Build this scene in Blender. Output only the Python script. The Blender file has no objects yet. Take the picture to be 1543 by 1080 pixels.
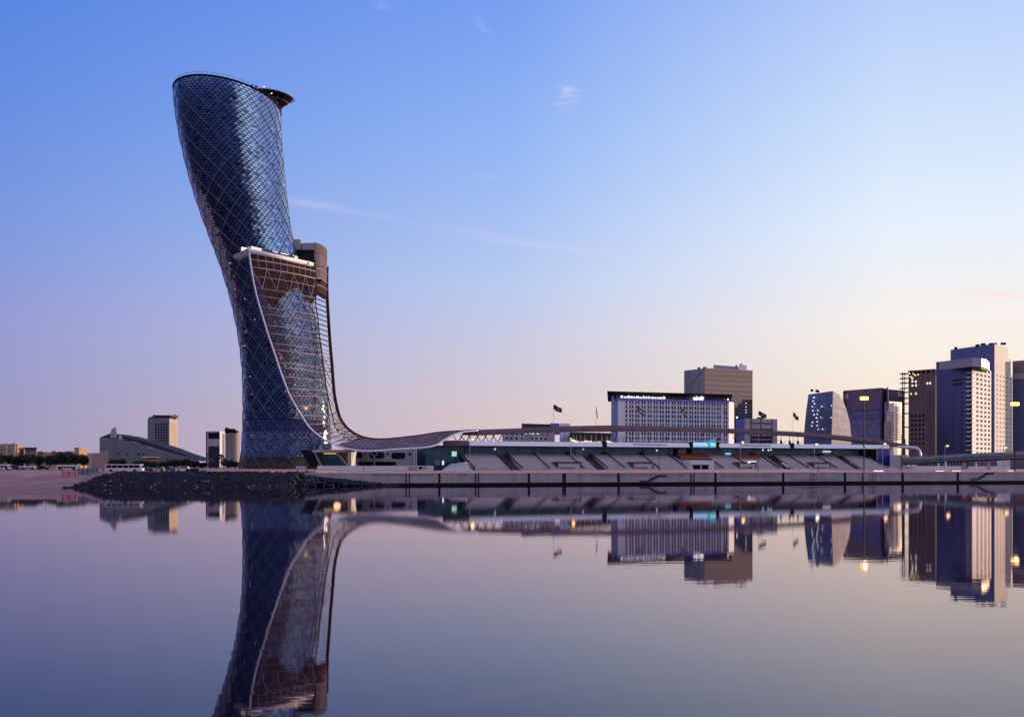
import bpy, bmesh, math, random
from mathutils import Vector, Matrix
random.seed(7)
C = bpy.context.scene
COL = C.collection
R = math.radians
# ------------------------------------------------------------------ camera
F = 1764.0          # focal length in photo pixels (photo 1543 x 1080)
HY = 703.0          # horizon row
H = 5.67            # eye height above the water
cam = bpy.data.cameras.new('camera'); co = bpy.data.objects.new('camera', cam); COL.objects.link(co)
co.location = (0, 0, H); co.rotation_euler = (R(90), 0, 0)
cam.sensor_width = 36; cam.lens = 36 * F / 1543
cam.shift_y = (HY - 540) / 1543
cam.clip_start = 0.5; cam.clip_end = 30000
C.camera = co
# ------------------------------------------------------------------ world
SUN_AZ, SUN_EL = 60.0, 5.5       # degrees: azimuth clockwise from straight ahead
def lin(r, g, b):
    f = lambda c: c / 12.92 if c <= .04045 else ((c + .055) / 1.055) ** 2.4
    return (f(r / 255), f(g / 255), f(b / 255), 1)
w = bpy.data.worlds.new('World'); C.world = w; w.use_nodes = True
nt = w.node_tree; nt.nodes.clear()
def N(t, **k):
    n = nt.nodes.new(t)
    for a, b in k.items(): setattr(n, a, b)
    return n
def math_(op, a, b=None, c=None, clamp=False):
    n = N('ShaderNodeMath', operation=op); n.use_clamp = clamp
    for i, x in enumerate((a, b, c)):
        if x is None: continue
        if isinstance(x, (int, float)): n.inputs[i].default_value = x
        else: nt.links.new(x, n.inputs[i])
    return n.outputs[0]
tc = N('ShaderNodeTexCoord'); sep = N('ShaderNodeSeparateXYZ'); nt.links.new(tc.outputs['Generated'], sep.inputs[0])
el = math_('MULTIPLY', math_('ARCSINE', sep.outputs[2]), 180 / math.pi)
az = math_('MULTIPLY', math_('ARCTAN2', sep.outputs[0], sep.outputs[1]), 180 / math.pi)
elf = math_('POWER', math_('DIVIDE', math_('MAXIMUM', el, 0.0), 90.0, clamp=True), 0.5)
def ramp(stops):
    n = N('ShaderNodeValToRGB'); cr = n.color_ramp; cr.interpolation = 'LINEAR'
    for i, (e, c) in enumerate(stops):
        p = (e / 90) ** .5
        if i < 2: s = cr.elements[i]; s.position = p
        else: s = cr.elements.new(p)
        s.color = c if len(c) == 4 else (*c, 1)
    nt.links.new(elf, n.inputs[0]); return n.outputs[0]
ZEN = (.52, .60, 1.08)
left = ramp([(0, lin(163,155,190)), (2.4, lin(159,154,192)), (6.6, lin(149,157,212)), (11, lin(124,153,224)), (16, lin(103,143,226)), (21.7, lin(84,131,225)), (35, (.10,.25,.72)), (60, (.24,.40,.95)), (90, ZEN)])
cent = ramp([(0, lin(218,190,196)), (3, lin(216,200,205)), (6.0, lin(203,203,224)), (8.8, lin(186,205,240)), (15, lin(150,185,246)), (21.7, lin(121,161,241)), (35, (.18,.36,.86)), (60, (.27,.43,.97)), (90, ZEN)])
rght = ramp([(0, lin(242,214,192)), (3, lin(250,234,213)), (6.6, lin(250,243,235)), (11, lin(231,242,254)), (16, lin(206,226,252)), (21.7, lin(180,204,251)), (35, (.34,.54,.98)), (60, (.32,.48,1.0)), (90, ZEN)])
sunw = ramp([(0, (.95,.55,.30)), (4, (.90,.62,.42)), (9, (.50,.46,.52)), (16, (.36,.42,.70)), (24, (.38,.48,.88)), (34, (.42,.56,1.02)), (60, (.36,.50,1.0)), (90, ZEN)])
back = ramp([(0, (.014,.014,.034)), (9, (.020,.028,.080)), (17, (.040,.062,.18)), (25, (.09,.13,.33)), (33, (.42,.43,.76)), (44, (1.30,1.18,1.60)), (62, (1.12,1.08,1.52)), (90, ZEN)])
rrgt = ramp([(0, (.22,.15,.115)), (5, (.26,.20,.16)), (9, (.30,.26,.24)), (14, (.48,.57,.76)), (19, (.60,.74,.98)), (25, (.60,.78,1.06)), (34, (.74,.78,1.12)), (60, (.80,.82,1.24)), (90, ZEN)])
lsid = ramp([(0, lin(140,138,180)), (5, lin(128,140,196)), (12, lin(104,136,212)), (25, (.10,.24,.68)), (45, (.46,.55,1.0)), (90, ZEN)])
def mixc(fac, a, b):
    n = N('ShaderNodeMix', data_type='RGBA'); nt.links.new(fac, n.inputs[0])
    for i, x in ((6, a), (7, b)):
        if isinstance(x, tuple): n.inputs[i].default_value = x
        else: nt.links.new(x, n.inputs[i])
    return n.outputs[2]
def step(v, a, b):
    n = N('ShaderNodeMapRange', interpolation_type='SMOOTHSTEP'); nt.links.new(v, n.inputs[0])
    n.inputs[1].default_value = a; n.inputs[2].default_value = b; return n.outputs[0]
def lstep(v, a, b):
    n = N('ShaderNodeMapRange'); nt.links.new(v, n.inputs[0])
    n.inputs[1].default_value = a; n.inputs[2].default_value = b; return n.outputs[0]
c = mixc(lstep(az, -24, 0), left, cent)
c = mixc(lstep(az, 0, 18), c, rght)
c = mixc(step(az, 24, 75), c, sunw)
c = mixc(step(az, 105, 150), c, rrgt)
c = mixc(step(az, 146, 174), c, back)
c = mixc(step(math_('MULTIPLY', az, -1), 24, 46), c, lsid)
c = mixc(step(math_('MULTIPLY', az, -1), 50, 84), c, back)
# thin clouds: streaks given by azimuth, elevation, tilt, half length, half width
nz = N('ShaderNodeTexNoise'); nz.inputs['Scale'].default_value = 9; nz.inputs['Detail'].default_value = 7; nz.inputs['Roughness'].default_value = .62
mp = N('ShaderNodeMapping'); mp.inputs['Scale'].default_value = (1.0, 1.0, 4.0); nt.links.new(tc.outputs['Generated'], mp.inputs[0]); nt.links.new(mp.outputs[0], nz.inputs['Vector'])
nz2 = N('ShaderNodeTexNoise'); nz2.inputs['Scale'].default_value = 60; nz2.inputs['Detail'].default_value = 5; nt.links.new(mp.outputs[0], nz2.inputs['Vector'])
wob = math_('MULTIPLY', math_('SUBTRACT', nz.outputs[0], .5), 2.2)
def streak(a0, e0, tilt, la, lb, amt, col, fine=False, lo=.36):
    global c
    du = math_('SUBTRACT', az, a0); dv = math_('ADD', math_('SUBTRACT', el, e0), math_('MULTIPLY', wob, lb * 1.1))
    ct, st = math.cos(R(tilt)), math.sin(R(tilt))
    u = math_('ADD', math_('MULTIPLY', du, ct), math_('MULTIPLY', dv, st)); v = math_('SUBTRACT', math_('MULTIPLY', dv, ct), math_('MULTIPLY', du, st))
    q = math_('ADD', math_('POWER', math_('ABSOLUTE', math_('DIVIDE', u, la)), 2), math_('POWER', math_('ABSOLUTE', math_('DIVIDE', v, lb)), 2))
    m = math_('EXPONENT', math_('MULTIPLY', q, -1))
    tex = step((nz2 if fine else nz).outputs[0], lo, .66)
    c = mixc(math_('MULTIPLY', math_('MULTIPLY', m, tex), amt, clamp=True), c, col)
streak(-2.8, 11.45, -8.2, 6.4, .15, .30, lin(214,210,240), lo=.22)
streak(-9.6, 12.5, -5, 1.3, .17, .6, lin(186,196,240))
streak(2.6, 10.5, -7, 3.6, .13, .30, lin(226,222,240), lo=.25)
streak(2.65, 17.45, 25, .55, .40, .9, lin(206,208,246), True)
streak(-1.5, 20.6, -45, .6, .16, .45, lin(175,190,246), True)
streak(-6.2, 21.5, 20, .7, .3, .4, lin(165,185,246), True)
streak(-21, 13.9, -6, 1.6, .18, .35, lin(172,182,232))
streak(23, 7.7, -6, 2.2, .18, .85, lin(255,226,196))
streak(19, 8.0, -4, 2.0, .14, .4, lin(255,232,214))
streak(-1.1, 13.9, -3, .8, .13, .35, lin(190,200,244))
sky = N('ShaderNodeTexSky'); sky.sky_type = 'NISHITA'; sky.sun_disc = False
sky.sun_elevation = R(SUN_EL); sky.sun_rotation = R(SUN_AZ); sky.dust_density = 1.0
bg = N('ShaderNodeBackground'); bg.inputs[1].default_value = 1.0; nt.links.new(c, bg.inputs[0])
bg2 = N('ShaderNodeBackground'); bg2.inputs[1].default_value = .05; nt.links.new(sky.outputs[0], bg2.inputs[0])
mx = N('ShaderNodeMixShader'); mx.inputs[0].default_value = .012
nt.links.new(bg.outputs[0], mx.inputs[1]); nt.links.new(bg2.outputs[0], mx.inputs[2])
out = N('ShaderNodeOutputWorld'); nt.links.new(mx.outputs[0], out.inputs[0])
# ------------------------------------------------------------------ sun
sl = bpy.data.lights.new('sun', 'SUN'); sl.energy = 4.2; sl.angle = R(.5); sl.color = (1, .70, .40)
so = bpy.data.objects.new('sun', sl); COL.objects.link(so)
sd = Vector((math.sin(R(SUN_AZ)) * math.cos(R(SUN_EL)), math.cos(R(SUN_AZ)) * math.cos(R(SUN_EL)), math.sin(R(SUN_EL))))
so.rotation_euler = (-sd).to_track_quat('-Z', 'Y').to_euler()
C.view_settings.view_transform = 'Standard'; C.view_settings.look = 'None'
C.view_settings.exposure = 0; C.view_settings.gamma = 1
C.cycles.max_bounces = 6; C.cycles.transparent_max_bounces = 12; C.cycles.sample_clamp_indirect = 4

# ------------------------------------------------------------------ helpers
DS = 1.0
def X(px, D): return (px - 771.5) * D * DS / F
def Z(py, D): return H + (HY - py) * D * DS / F
def P(px, py, D): return Vector((X(px, D), D * DS, Z(py, D)))
def G(px, D): return Vector((X(px, D), D * DS))

def mat(name, col, rough=.6, metal=0, var=.12, scale=.5, emit=None, es=0, bump=0, spec=.5, streaks=False):
    m = bpy.data.materials.new(name); m.use_nodes = True
    t = m.node_tree; b = t.nodes['Principled BSDF']
    b.inputs['Roughness'].default_value = rough; b.inputs['Metallic'].default_value = metal
    b.inputs['Specular IOR Level'].default_value = spec
    if var:
        n = t.nodes.new('ShaderNodeTexNoise'); n.inputs['Scale'].default_value = scale; n.inputs['Detail'].default_value = 6; n.inputs['Roughness'].default_value = .6
        tcn = t.nodes.new('ShaderNodeTexCoord'); mpn = t.nodes.new('ShaderNodeMapping')
        if streaks: mpn.inputs['Scale'].default_value = (1, 1, .15)
        t.links.new(tcn.outputs['Object'], mpn.inputs[0]); t.links.new(mpn.outputs[0], n.inputs['Vector'])
        r = t.nodes.new('ShaderNodeMapRange'); r.inputs[1].default_value = .25; r.inputs[2].default_value = .75
        r.inputs[3].default_value = 1 - var; r.inputs[4].default_value = 1 + var
        t.links.new(n.outputs[0], r.inputs[0])
        x = t.nodes.new('ShaderNodeVectorMath'); x.operation = 'SCALE'; x.inputs[0].default_value = col[:3]
        t.links.new(r.outputs[0], x.inputs['Scale']); t.links.new(x.outputs[0], b.inputs['Base Color'])
        if bump:
            bp = t.nodes.new('ShaderNodeBump'); bp.inputs['Strength'].default_value = bump; t.links.new(n.outputs[0], bp.inputs['Height']); t.links.new(bp.outputs[0], b.inputs['Normal'])
    else: b.inputs['Base Color'].default_value = (*col[:3], 1)
    if emit:
        b.inputs['Emission Color'].default_value = (*emit, 1); b.inputs['Emission Strength'].default_value = es
    return m

def panel_mat(name, col, line, pw=1.5, ph=3.6, rough=.12, metal=.0, var=.5, lw=.06, spec=.5, off=0, tilt=.0):
    """cladding or curtain wall laid out in panels on the UVs (metres)"""
    m = bpy.data.materials.new(name); m.use_nodes = True
    t = m.node_tree; b = t.nodes['Principled BSDF']
    uv = t.nodes.new('ShaderNodeUVMap'); br = t.nodes.new('ShaderNodeTexBrick')
    br.offset = off; br.inputs['Scale'].default_value = 1; br.inputs['Brick Width'].default_value = pw; br.inputs['Row Height'].default_value = ph
    br.inputs['Mortar Size'].default_value = lw; br.inputs['Mortar Smooth'].default_value = 0; br.inputs['Bias'].default_value = 0
    br.inputs['Color1'].default_value = (*[x * (1 - var) for x in col], 1); br.inputs['Color2'].default_value = (*[x * (1 + var) for x in col], 1)
    br.inputs['Mortar'].default_value = (*line, 1)
    t.links.new(uv.outputs[0], br.inputs['Vector']); t.links.new(br.outputs[0], b.inputs['Base Color'])
    b.inputs['Roughness'].default_value = rough; b.inputs['Metallic'].default_value = metal; b.inputs['Specular IOR Level'].default_value = spec
    if metal:
        mr = t.nodes.new('ShaderNodeMapRange'); mr.inputs[3].default_value = metal; mr.inputs[4].default_value = 0
        t.links.new(br.outputs['Fac'], mr.inputs[0]); t.links.new(mr.outputs[0], b.inputs['Metallic'])
    if tilt:
        n = t.nodes.new('ShaderNodeTexNoise'); n.inputs['Scale'].default_value = .12; n.inputs['Detail'].default_value = 4
        bp = t.nodes.new('ShaderNodeBump'); bp.inputs['Strength'].default_value = tilt; bp.inputs['Distance'].default_value = 1.0
        t.links.new(uv.outputs[0], n.inputs['Vector']); t.links.new(n.outputs[0], bp.inputs['Height']); t.links.new(bp.outputs[0], b.inputs['Normal'])
    return m

class MB:
    def __init__(s): s.v = []; s.f = []; s.m = []; s.u = []
    def poly(s, pts, m=0, uv=None):
        k = len(s.v); s.v += [Vector(p) for p in pts]; s.f.append(list(range(k, k + len(pts)))); s.m.append(m)
        s.u.append(uv or [(0, 0)] * len(pts))
    def prism(s, pts, z0, z1, m=0, mt=None, top=True):
        """pts: 2-D outline; z1 a number or one per point"""
        n = len(pts); zt = z1 if isinstance(z1, (list, tuple)) else [z1] * n; zb = z0 if isinstance(z0, (list, tuple)) else [z0] * n
        d = 0
        for i in range(n):
            a, b = Vector(pts[i]), Vector(pts[(i + 1) % n]); j = (i + 1) % n; L = (b - a).length
            s.poly([(a.x, a.y, zb[i]), (b.x, b.y, zb[j]), (b.x, b.y, zt[j]), (a.x, a.y, zt[i])], m, [(d, zb[i]), (d + L, zb[j]), (d + L, zt[j]), (d, zt[i])])
            d += L
        if top:
            q = m if mt is None else mt
            s.poly([(p[0], p[1], z) for p, z in zip(pts, zt)], q, [(p[0], p[1]) for p in pts])
            s.poly([(p[0], p[1], z) for p, z in zip(pts, zb)][::-1], q, [(p[0], p[1]) for p in pts])
    def obox(s, o, a, b, c, m=0):
        o, a, b, c = map(Vector, (o, a, b, c)); la, lb, lc = a.length, b.length, c.length
        for p, x, y, lx, ly in ((o, a, c, la, lc), (o + b, a, c, la, lc), (o, b, c, lb, lc), (o + a, b, c, lb, lc), (o, a, b, la, lb), (o + c, a, b, la, lb)):
            s.poly([p, p + x, p + x + y, p + y], m, [(0, 0), (lx, 0), (lx, ly), (0, ly)])
    def tube(s, path, r, n=6, m=0, caps=True):
        path = [Vector(p) for p in path]; rs = r if isinstance(r, (list, tuple)) else [r] * len(path); k = len(s.v); prev = None
        for i, p in enumerate(path):
            d = (path[min(i + 1, len(path) - 1)] - path[max(i - 1, 0)]).normalized()
            up = Vector((0, 0, 1)) if abs(d.z) < .9 else Vector((1, 0, 0))
            if prev is not None and (prev - d * prev.dot(d)).length > .2: e = (prev - d * prev.dot(d)).normalized()
            else: e = d.cross(up).normalized()
            prev = e; g = d.cross(e)
            for j in range(n):
                t = 2 * math.pi * j / n; s.v.append(p + e * math.cos(t) * rs[i] + g * math.sin(t) * rs[i])
        for i in range(len(path) - 1):
            for j in range(n):
                s.f.append([k + i * n + j, k + i * n + (j + 1) % n, k + (i + 1) * n + (j + 1) % n, k + (i + 1) * n + j]); s.m.append(m); s.u.append([(0, 0)] * 4)
        if caps:
            s.f.append([k + j for j in range(n)][::-1]); s.m.append(m); s.u.append([(0, 0)] * n)
            e0 = k + (len(path) - 1) * n; s.f.append([e0 + j for j in range(n)]); s.m.append(m); s.u.append([(0, 0)] * n)
    def loft(s, rings, m=0, closed=False):
        """rows of points -> quads"""
        k = len(s.v); n = len(rings[0]); acc = [[0] * n for _ in rings]
        for r in rings: s.v += [Vector(p) for p in r]
        for i in range(len(rings) - 1):
            for j in range(n if closed else n - 1):
                q = (j + 1) % n
                s.f.append([k + i * n + j, k + i * n + q, k + (i + 1) * n + q, k + (i + 1) * n + j]); s.m.append(m)
                s.u.append([(j, i), (j + 1, i), (j + 1, i + 1), (j, i + 1)])
    def build(s, name, mats, parent=None, smooth=False, fix=True):
        me = bpy.data.meshes.new(name); off = origin(parent)
        me.from_pydata([tuple(v - off) for v in s.v], [], s.f)
        mats = mats if isinstance(mats, (list, tuple)) else [mats]
        for q in mats: me.materials.append(q)
        me.polygons.foreach_set('material_index', s.m)
        ul = me.uv_layers.new(name='UVMap'); flat = [x for u in s.u for p in u for x in p]; ul.data.foreach_set('uv', flat)
        if smooth: me.polygons.foreach_set('use_smooth', [True] * len(s.f))
        if fix:
            bm = bmesh.new(); bm.from_mesh(me)
            bmesh.ops.remove_doubles(bm, verts=bm.verts, dist=.0005)
            bmesh.ops.recalc_face_normals(bm, faces=bm.faces); bm.to_mesh(me); bm.free()
        me.update()
        o = bpy.data.objects.new(name, me); COL.objects.link(o)
        if parent: o.parent = parent
        return o
LOC = {}
def origin(o):
    v = Vector((0, 0, 0))
    while o is not None: v += Vector(o.location); o = o.parent
    return v
def thing(name, label, cat, loc=(0, 0, 0), group=None):
    o = bpy.data.objects.new(name, None); COL.objects.link(o); o.location = loc; o.empty_display_size = .5
    o['label'] = label; o['category'] = cat
    if group: o['group'] = group
    return o
def tag(o, label, cat, group=None):
    o['label'] = label; o['category'] = cat
    if group: o['group'] = group
    return o
def struct(o): o['kind'] = 'structure'; return o
def copy_tree(o, parent=None):
    c_ = o.copy(); COL.objects.link(c_); c_.parent = parent
    for ch in [x for x in bpy.data.objects if x.parent == o]: copy_tree(ch, c_)
    return c_
def lerp(a, b, t): return a + (b - a) * t
def interp(tab, x):
    if x <= tab[0][0]: return tab[0][1]
    for (a, b), (c_, d) in zip(tab, tab[1:]):
        if x <= c_: return b + (d - b) * (x - a) / (c_ - a)
    return tab[-1][1]
def spl(tab, x):
    """smooth (Catmull-Rom) table look-up"""
    n = len(tab)
    if x <= tab[0][0]: return tab[0][1]
    if x >= tab[-1][0]: return tab[-1][1]
    for i in range(n - 1):
        if x <= tab[i + 1][0]: break
    x0, y0 = tab[max(i - 1, 0)]; x1, y1 = tab[i]; x2, y2 = tab[i + 1]; x3, y3 = tab[min(i + 2, n - 1)]
    h = x2 - x1; t = (x - x1) / h
    m1 = (y2 - y0) / (x2 - x0) * h if x2 != x0 else 0; m2 = (y3 - y1) / (x3 - x1) * h if x3 != x1 else 0
    return (2*t**3-3*t**2+1)*y1 + (t**3-2*t**2+t)*m1 + (-2*t**3+3*t**2)*y2 + (t**3-t**2)*m2

# ------------------------------------------------------------------ materials
M = {}
M['sand'] = mat('sand', (.25, .125, .115), .95, 0, .35, .12, bump=.3)
M['paving'] = mat('paving', (.36, .17, .145), .8, 0, .25, .3)
M['quay'] = mat('quay_concrete', (.37, .31, .32), .85, 0, .22, .35, streaks=True)
M['dark'] = mat('dark_steel', (.012, .012, .018), .7, 0, .2, .5, spec=.08)
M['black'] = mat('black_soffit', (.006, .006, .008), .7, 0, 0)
M['rock'] = mat('rock', (.011, .009, .020), .7, 0, .8, .5, bump=.4, spec=.2)
M['white'] = mat('white_paint', (.80, .78, .80), .45, 0, .05, .3)
M['offwhite'] = mat('off_white_concrete', (.62, .60, .64), .7, 0, .12, .25, streaks=True)
M['grey'] = mat('grey_render', (.36, .33, .36), .75, 0, .15, .2, streaks=True)
M['seat'] = mat('stand_concrete', (.44, .38, .39), .75, 0, .12, .4)
M['maroon'] = mat('maroon_steel', (.055, .014, .018), .75, 0, .2, .4, spec=.05)
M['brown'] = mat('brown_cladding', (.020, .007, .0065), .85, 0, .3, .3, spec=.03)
M['mauve'] = mat('mauve_metal', (.30, .23, .29), .5, .15, .1, .4)
M['ribbon'] = panel_mat('ribbon_cladding', (.175, .115, .135), (.13, .085, .10), 3, 60, .8, 0, .08, .05)
M['tube'] = mat('white_edge_tube', (.72, .68, .76), .3, .2, .05, .5)
M['diagrid'] = mat('diagrid_steel', (.15, .16, .26), .5, 0, .1, .5)
M['teal'] = panel_mat('teal_glass', (.045, .17, .31), (.03, .10, .18), 2.2, 3.2, .3, .1, .35, .07)
M['glassdark'] = mat('dark_glass', (.010, .014, .035), .12, .1, .3, .4, spec=.6)
M['winblue'] = mat('window_glass', (.014, .018, .060), .15, 0, .5, .35, spec=.5)
M['winpale'] = mat('curtained_window', (.10, .085, .15), .4, 0, .3, .4)
M['winmatte'] = mat('shaded_window', (.014, .013, .022), .7, 0, .3, .3, spec=.05)
M['winpurple'] = mat('window_glass_purple', (.035, .022, .075), .15, 0, .6, .3, spec=.5)
M['litwin'] = mat('lit_window', (.6, .55, .5), .5, 0, 0, emit=(1, .88, .72), es=.95)
M['litcool'] = mat('lit_window_cool', (.6, .6, .6), .5, 0, 0, emit=(.94, .95, 1.0), es=1.0)
M['signwhite'] = mat('lit_sign', (.7, .7, .7), .5, 0, 0, emit=(1, 1, 1), es=1.6)
M['litwarm'] = mat('lit_window_warm', (.6, .5, .3), .5, 0, 0, emit=(1, .66, .22), es=1.0)
M['sodium'] = mat('sodium_lamp', (.6, .4, .2), .5, 0, 0, emit=(1, .58, .13), es=2.3)
M['lampwarm'] = mat('warm_lamp', (.6, .5, .3), .5, 0, 0, emit=(1, .68, .22), es=1.8)
M['lampcool'] = mat('white_lamp', (.6, .6, .6), .5, 0, 0, emit=(1, .96, .9), es=1.5)
M['cyan'] = mat('cyan_screen', (.1, .4, .5), .4, 0, 0, emit=(.30, .70, .95), es=.85)
M['cyandeep'] = mat('teal_emblem', (.0, .2, .25), .4, 0, 0, emit=(.02, .42, .55), es=.7)
M['hotelwall'] = mat('hotel_wall', (.80, .76, .80), .7, 0, .06, .2)
M['hotelblue'] = mat('blue_cladding', (.10, .12, .36), .5, 0, .12, .15)
M['violet'] = mat('violet_band', (.16, .11, .42), .5, 0, .25, .15, emit=(.35, .18, .8), es=.06)
M['cream'] = mat('cream_wall', (.66, .60, .54), .75, 0, .08, .2)
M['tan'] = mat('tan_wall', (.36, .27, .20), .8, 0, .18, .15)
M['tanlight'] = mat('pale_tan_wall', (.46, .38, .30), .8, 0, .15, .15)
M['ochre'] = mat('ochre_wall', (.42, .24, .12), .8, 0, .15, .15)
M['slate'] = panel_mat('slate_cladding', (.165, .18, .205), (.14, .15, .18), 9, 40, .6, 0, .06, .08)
M['slateroof'] = mat('slate_roof', (.055, .05, .06), .8, 0, .2, .2, spec=.05)
M['brickrust'] = mat('orange_seats', (.30, .075, .035), .8, 0, .3, .8)
M['pole'] = mat('pole_steel', (.05, .045, .055), .5, .3, .1, .5)
M['polelight'] = mat('pale_pole_steel', (.35, .33, .36), .5, .3, .1, .5)
M['bark'] = mat('bark', (.05, .035, .025), .9, 0, .3, 3)
M['leaf'] = mat('foliage', (.010, .013, .009), .8, 0, .6, .9)
M['leaf2'] = mat('olive_foliage', (.030, .030, .018), .8, 0, .6, .9)
M['tyre'] = mat('tyre_rubber', (.01, .01, .011), .8, 0, 0)
M['carglass'] = mat('car_glass', (.012, .014, .02), .1, 0, 0)
M['bridge'] = mat('bridge_teal', (.12, .19, .20), .55, 0, .4, .4)
M['bridgedark'] = mat('bridge_underside', (.05, .055, .055), .7, 0, .3, .4)

# ------------------------------------------------------------------ water
wm = bpy.data.materials.new('water'); wm.use_nodes = True; t = wm.node_tree; b = t.nodes['Principled BSDF']
wg = t.nodes.new('ShaderNodeBsdfGlossy'); wg.inputs['Color'].default_value = (1, .91, .945, 1); wg.inputs['Roughness'].default_value = .022
wd = t.nodes.new('ShaderNodeBsdfDiffuse'); wd.inputs['Color'].default_value = (.004, .004, .014, 1)
wf = t.nodes.new('ShaderNodeFresnel'); wf.inputs['IOR'].default_value = 1.24; wx = t.nodes.new('ShaderNodeMixShader')
t.links.new(wf.outputs[0], wx.inputs[0]); t.links.new(wd.outputs[0], wx.inputs[1]); t.links.new(wg.outputs[0], wx.inputs[2]); t.links.new(wx.outputs[0], t.nodes['Material Output'].inputs[0]); t.nodes.remove(b)
gm = t.nodes.new('ShaderNodeNewGeometry')
def wnoise(sc, stretch, detail):
    mpn = t.nodes.new('ShaderNodeMapping'); mpn.inputs['Scale'].default_value = stretch
    t.links.new(gm.outputs['Position'], mpn.inputs[0])
    n = t.nodes.new('ShaderNodeTexNoise'); n.inputs['Scale'].default_value = sc; n.inputs['Detail'].default_value = detail
    t.links.new(mpn.outputs[0], n.inputs['Vector']); return n.outputs[0]
a1 = wnoise(.9, (.5, 1, 1), 3); a2 = wnoise(.05, (.35, 1, 1), 3)
bp1 = t.nodes.new('ShaderNodeBump'); bp1.inputs['Strength'].default_value = .008; bp1.inputs['Distance'].default_value = .3; t.links.new(a1, bp1.inputs['Height'])
bp2 = t.nodes.new('ShaderNodeBump'); bp2.inputs['Strength'].default_value = .009; bp2.inputs['Distance'].default_value = 1.0; t.links.new(a2, bp2.inputs['Height']); t.links.new(bp1.outputs[0], bp2.inputs['Normal'])
t.links.new(bp2.outputs[0], wg.inputs['Normal']); t.links.new(bp2.outputs[0], wf.inputs['Normal'])
mb = MB(); mb.poly([(-3000, -400, 0), (3000, -400, 0), (3000, 900, 0), (-3000, 900, 0)])
struct(mb.build('water', wm, fix=False))

# ------------------------------------------------------------------ ground
def quay_y(x): return 345 + (x + 57) * .301
def prof(x):
    """profile of the bank at x: (y, z) from under the water to the horizon"""
    if x < -119:
        ys = interp([(-700, 285), (-320, 300), (-150, 312), (-119, 317)], x)
        return [(ys - 25, -2), (ys, 0.02), (ys + 11, .75), (ys + 30, 2.6), (ys + 48, 4.35), (485, 4.8), (720, 5.0), (9000, 5.0)]
    if x < -62:
        ys = interp([(-119, 317), (-110, 320), (-62, 324)], x)
        return [(ys - 8, -2), (ys, 0.02), (ys + 3, 1.1), (ys + 8, 2.7), (ys + 14, 4.0), (485, 4.85), (720, 5.0), (9000, 5.0)]
    yq = quay_y(x)
    return [(yq + 1.5, -2), (yq + 1.55, 0.02), (yq + 1.6, 1.2), (yq + 1.65, 2.6), (yq + 1.7, 3.55), (max(485, yq + 70), 4.6), (max(720, yq + 150), 5.0), (9000, 5.0)]
xs = [-9000, -3000, -1200, -700, -450, -320] + [-300 + 6 * i for i in range(61)] + [90, 130, 180, 230, 300, 420, 700, 1200, 3000, 9000]
xs = sorted(set(xs + [-119.5, -118.5, -62.5, -61.5]))
def gz(x, y):
    p = prof(x)
    return interp(p, y)
cols = []
for x in xs:
    p = prof(max(min(x, 700), -700)); row = []
    for k in range(7):
        (y0, z0), (y1, z1) = p[k], p[k + 1]
        nn = 5 if (k in (1, 2, 3, 4) and -320 < x < -60) else 2
        nn = 5 if k in (1, 2, 3, 4) else 2
        for q in range(nn):
            tt = q / nn; jz = random.uniform(-.14, .14) if (k in (1, 2, 3) and x < -60 and q) else 0
            row.append((x, lerp(y0, y1, tt), lerp(z0, z1, tt) + jz))
    row.append((x, 9000, 5)); cols.append(row)
mb = MB(); mb.loft(cols)
struct(mb.build('ground', M['sand'], smooth=True, fix=False))
# paved promenade above the bank and behind the quay
cols = []
for x in [-128, -119.5] + [-118.5 + 6 * i for i in range(10)] + [-62.5] + [-61.5 + 8 * i for i in range(50)]:
    p = prof(x); (y0, z0), (y1, z1) = p[4], p[5]
    cols.append([(x, lerp(y0, y1, q / 8), lerp(z0, z1, q / 8) + .06) for q in range(9)])
mb = MB(); mb.loft(cols); struct(mb.build('promenade', M['paving'], smooth=True, fix=False))

# ------------------------------------------------------------------ quay wall
qr = thing('quay_wall', 'long pale concrete quay wall along the water below the grandstand', 'quay wall', (0, 380, 0))
qu = Vector((1, .301, 0)).normalized(); qn = Vector((qu.y, -qu.x, 0))   # towards the water
def qp(px, out=0):
    """point on the quay line seen at column px"""
    k = (px - 771.5) / F; x0, y0 = -57 + qn.x * out, 345 + qn.y * out
    s = (k * y0 - x0) / (qu.x - k * qu.y); return Vector((x0 + s * qu.x, y0 + s * qu.y, 0))
A, Bq = Vector((-61, quay_y(-61), 0)), Vector((290, quay_y(290), 0))
mb = MB(); L = Bq - A; n = 34; 
for i in range(n):
    o = A + L * (i / n) + qu * .03
    mb.obox(o + Vector((0, 0, .75)), L / n - qu * .06, -qn * 2.2, (0, 0, 2.97))
mb.build('wall_panel', M['quay'], qr)
mb = MB(); mb.obox(A - qn * .9 + Vector((0, 0, -1)), L, -qn * .6, (0, 0, 1.75)); mb.build('recessed_base', M['black'], qr)  # black colour stands in for the shadow under the overhanging wall
mb = MB(); mb.obox(A + qn * .12 + Vector((0, 0, 3.72)), L, -qn * 2.4, (0, 0, .16)); mb.build('coping', M['offwhite'], qr)
def fender(px, wpx):
    a = qp(px - wpx / 2, .02); b2 = qp(px + wpx / 2, .02); m_ = MB()
    m_.obox(a + Vector((0, 0, .6)), b2 - a, qn * .22, (0, 0, 3.05)); m_.build('fender', M['dark'], qr)
for px in (662, 797, 851, 932, 1078, 1180, 1273, 1360, 1443): fender(px, 2.8)
for px in (612, 617, 716.5, 721, 848, 1041, 1045.5, 1300): fender(px, 1.3)
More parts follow.
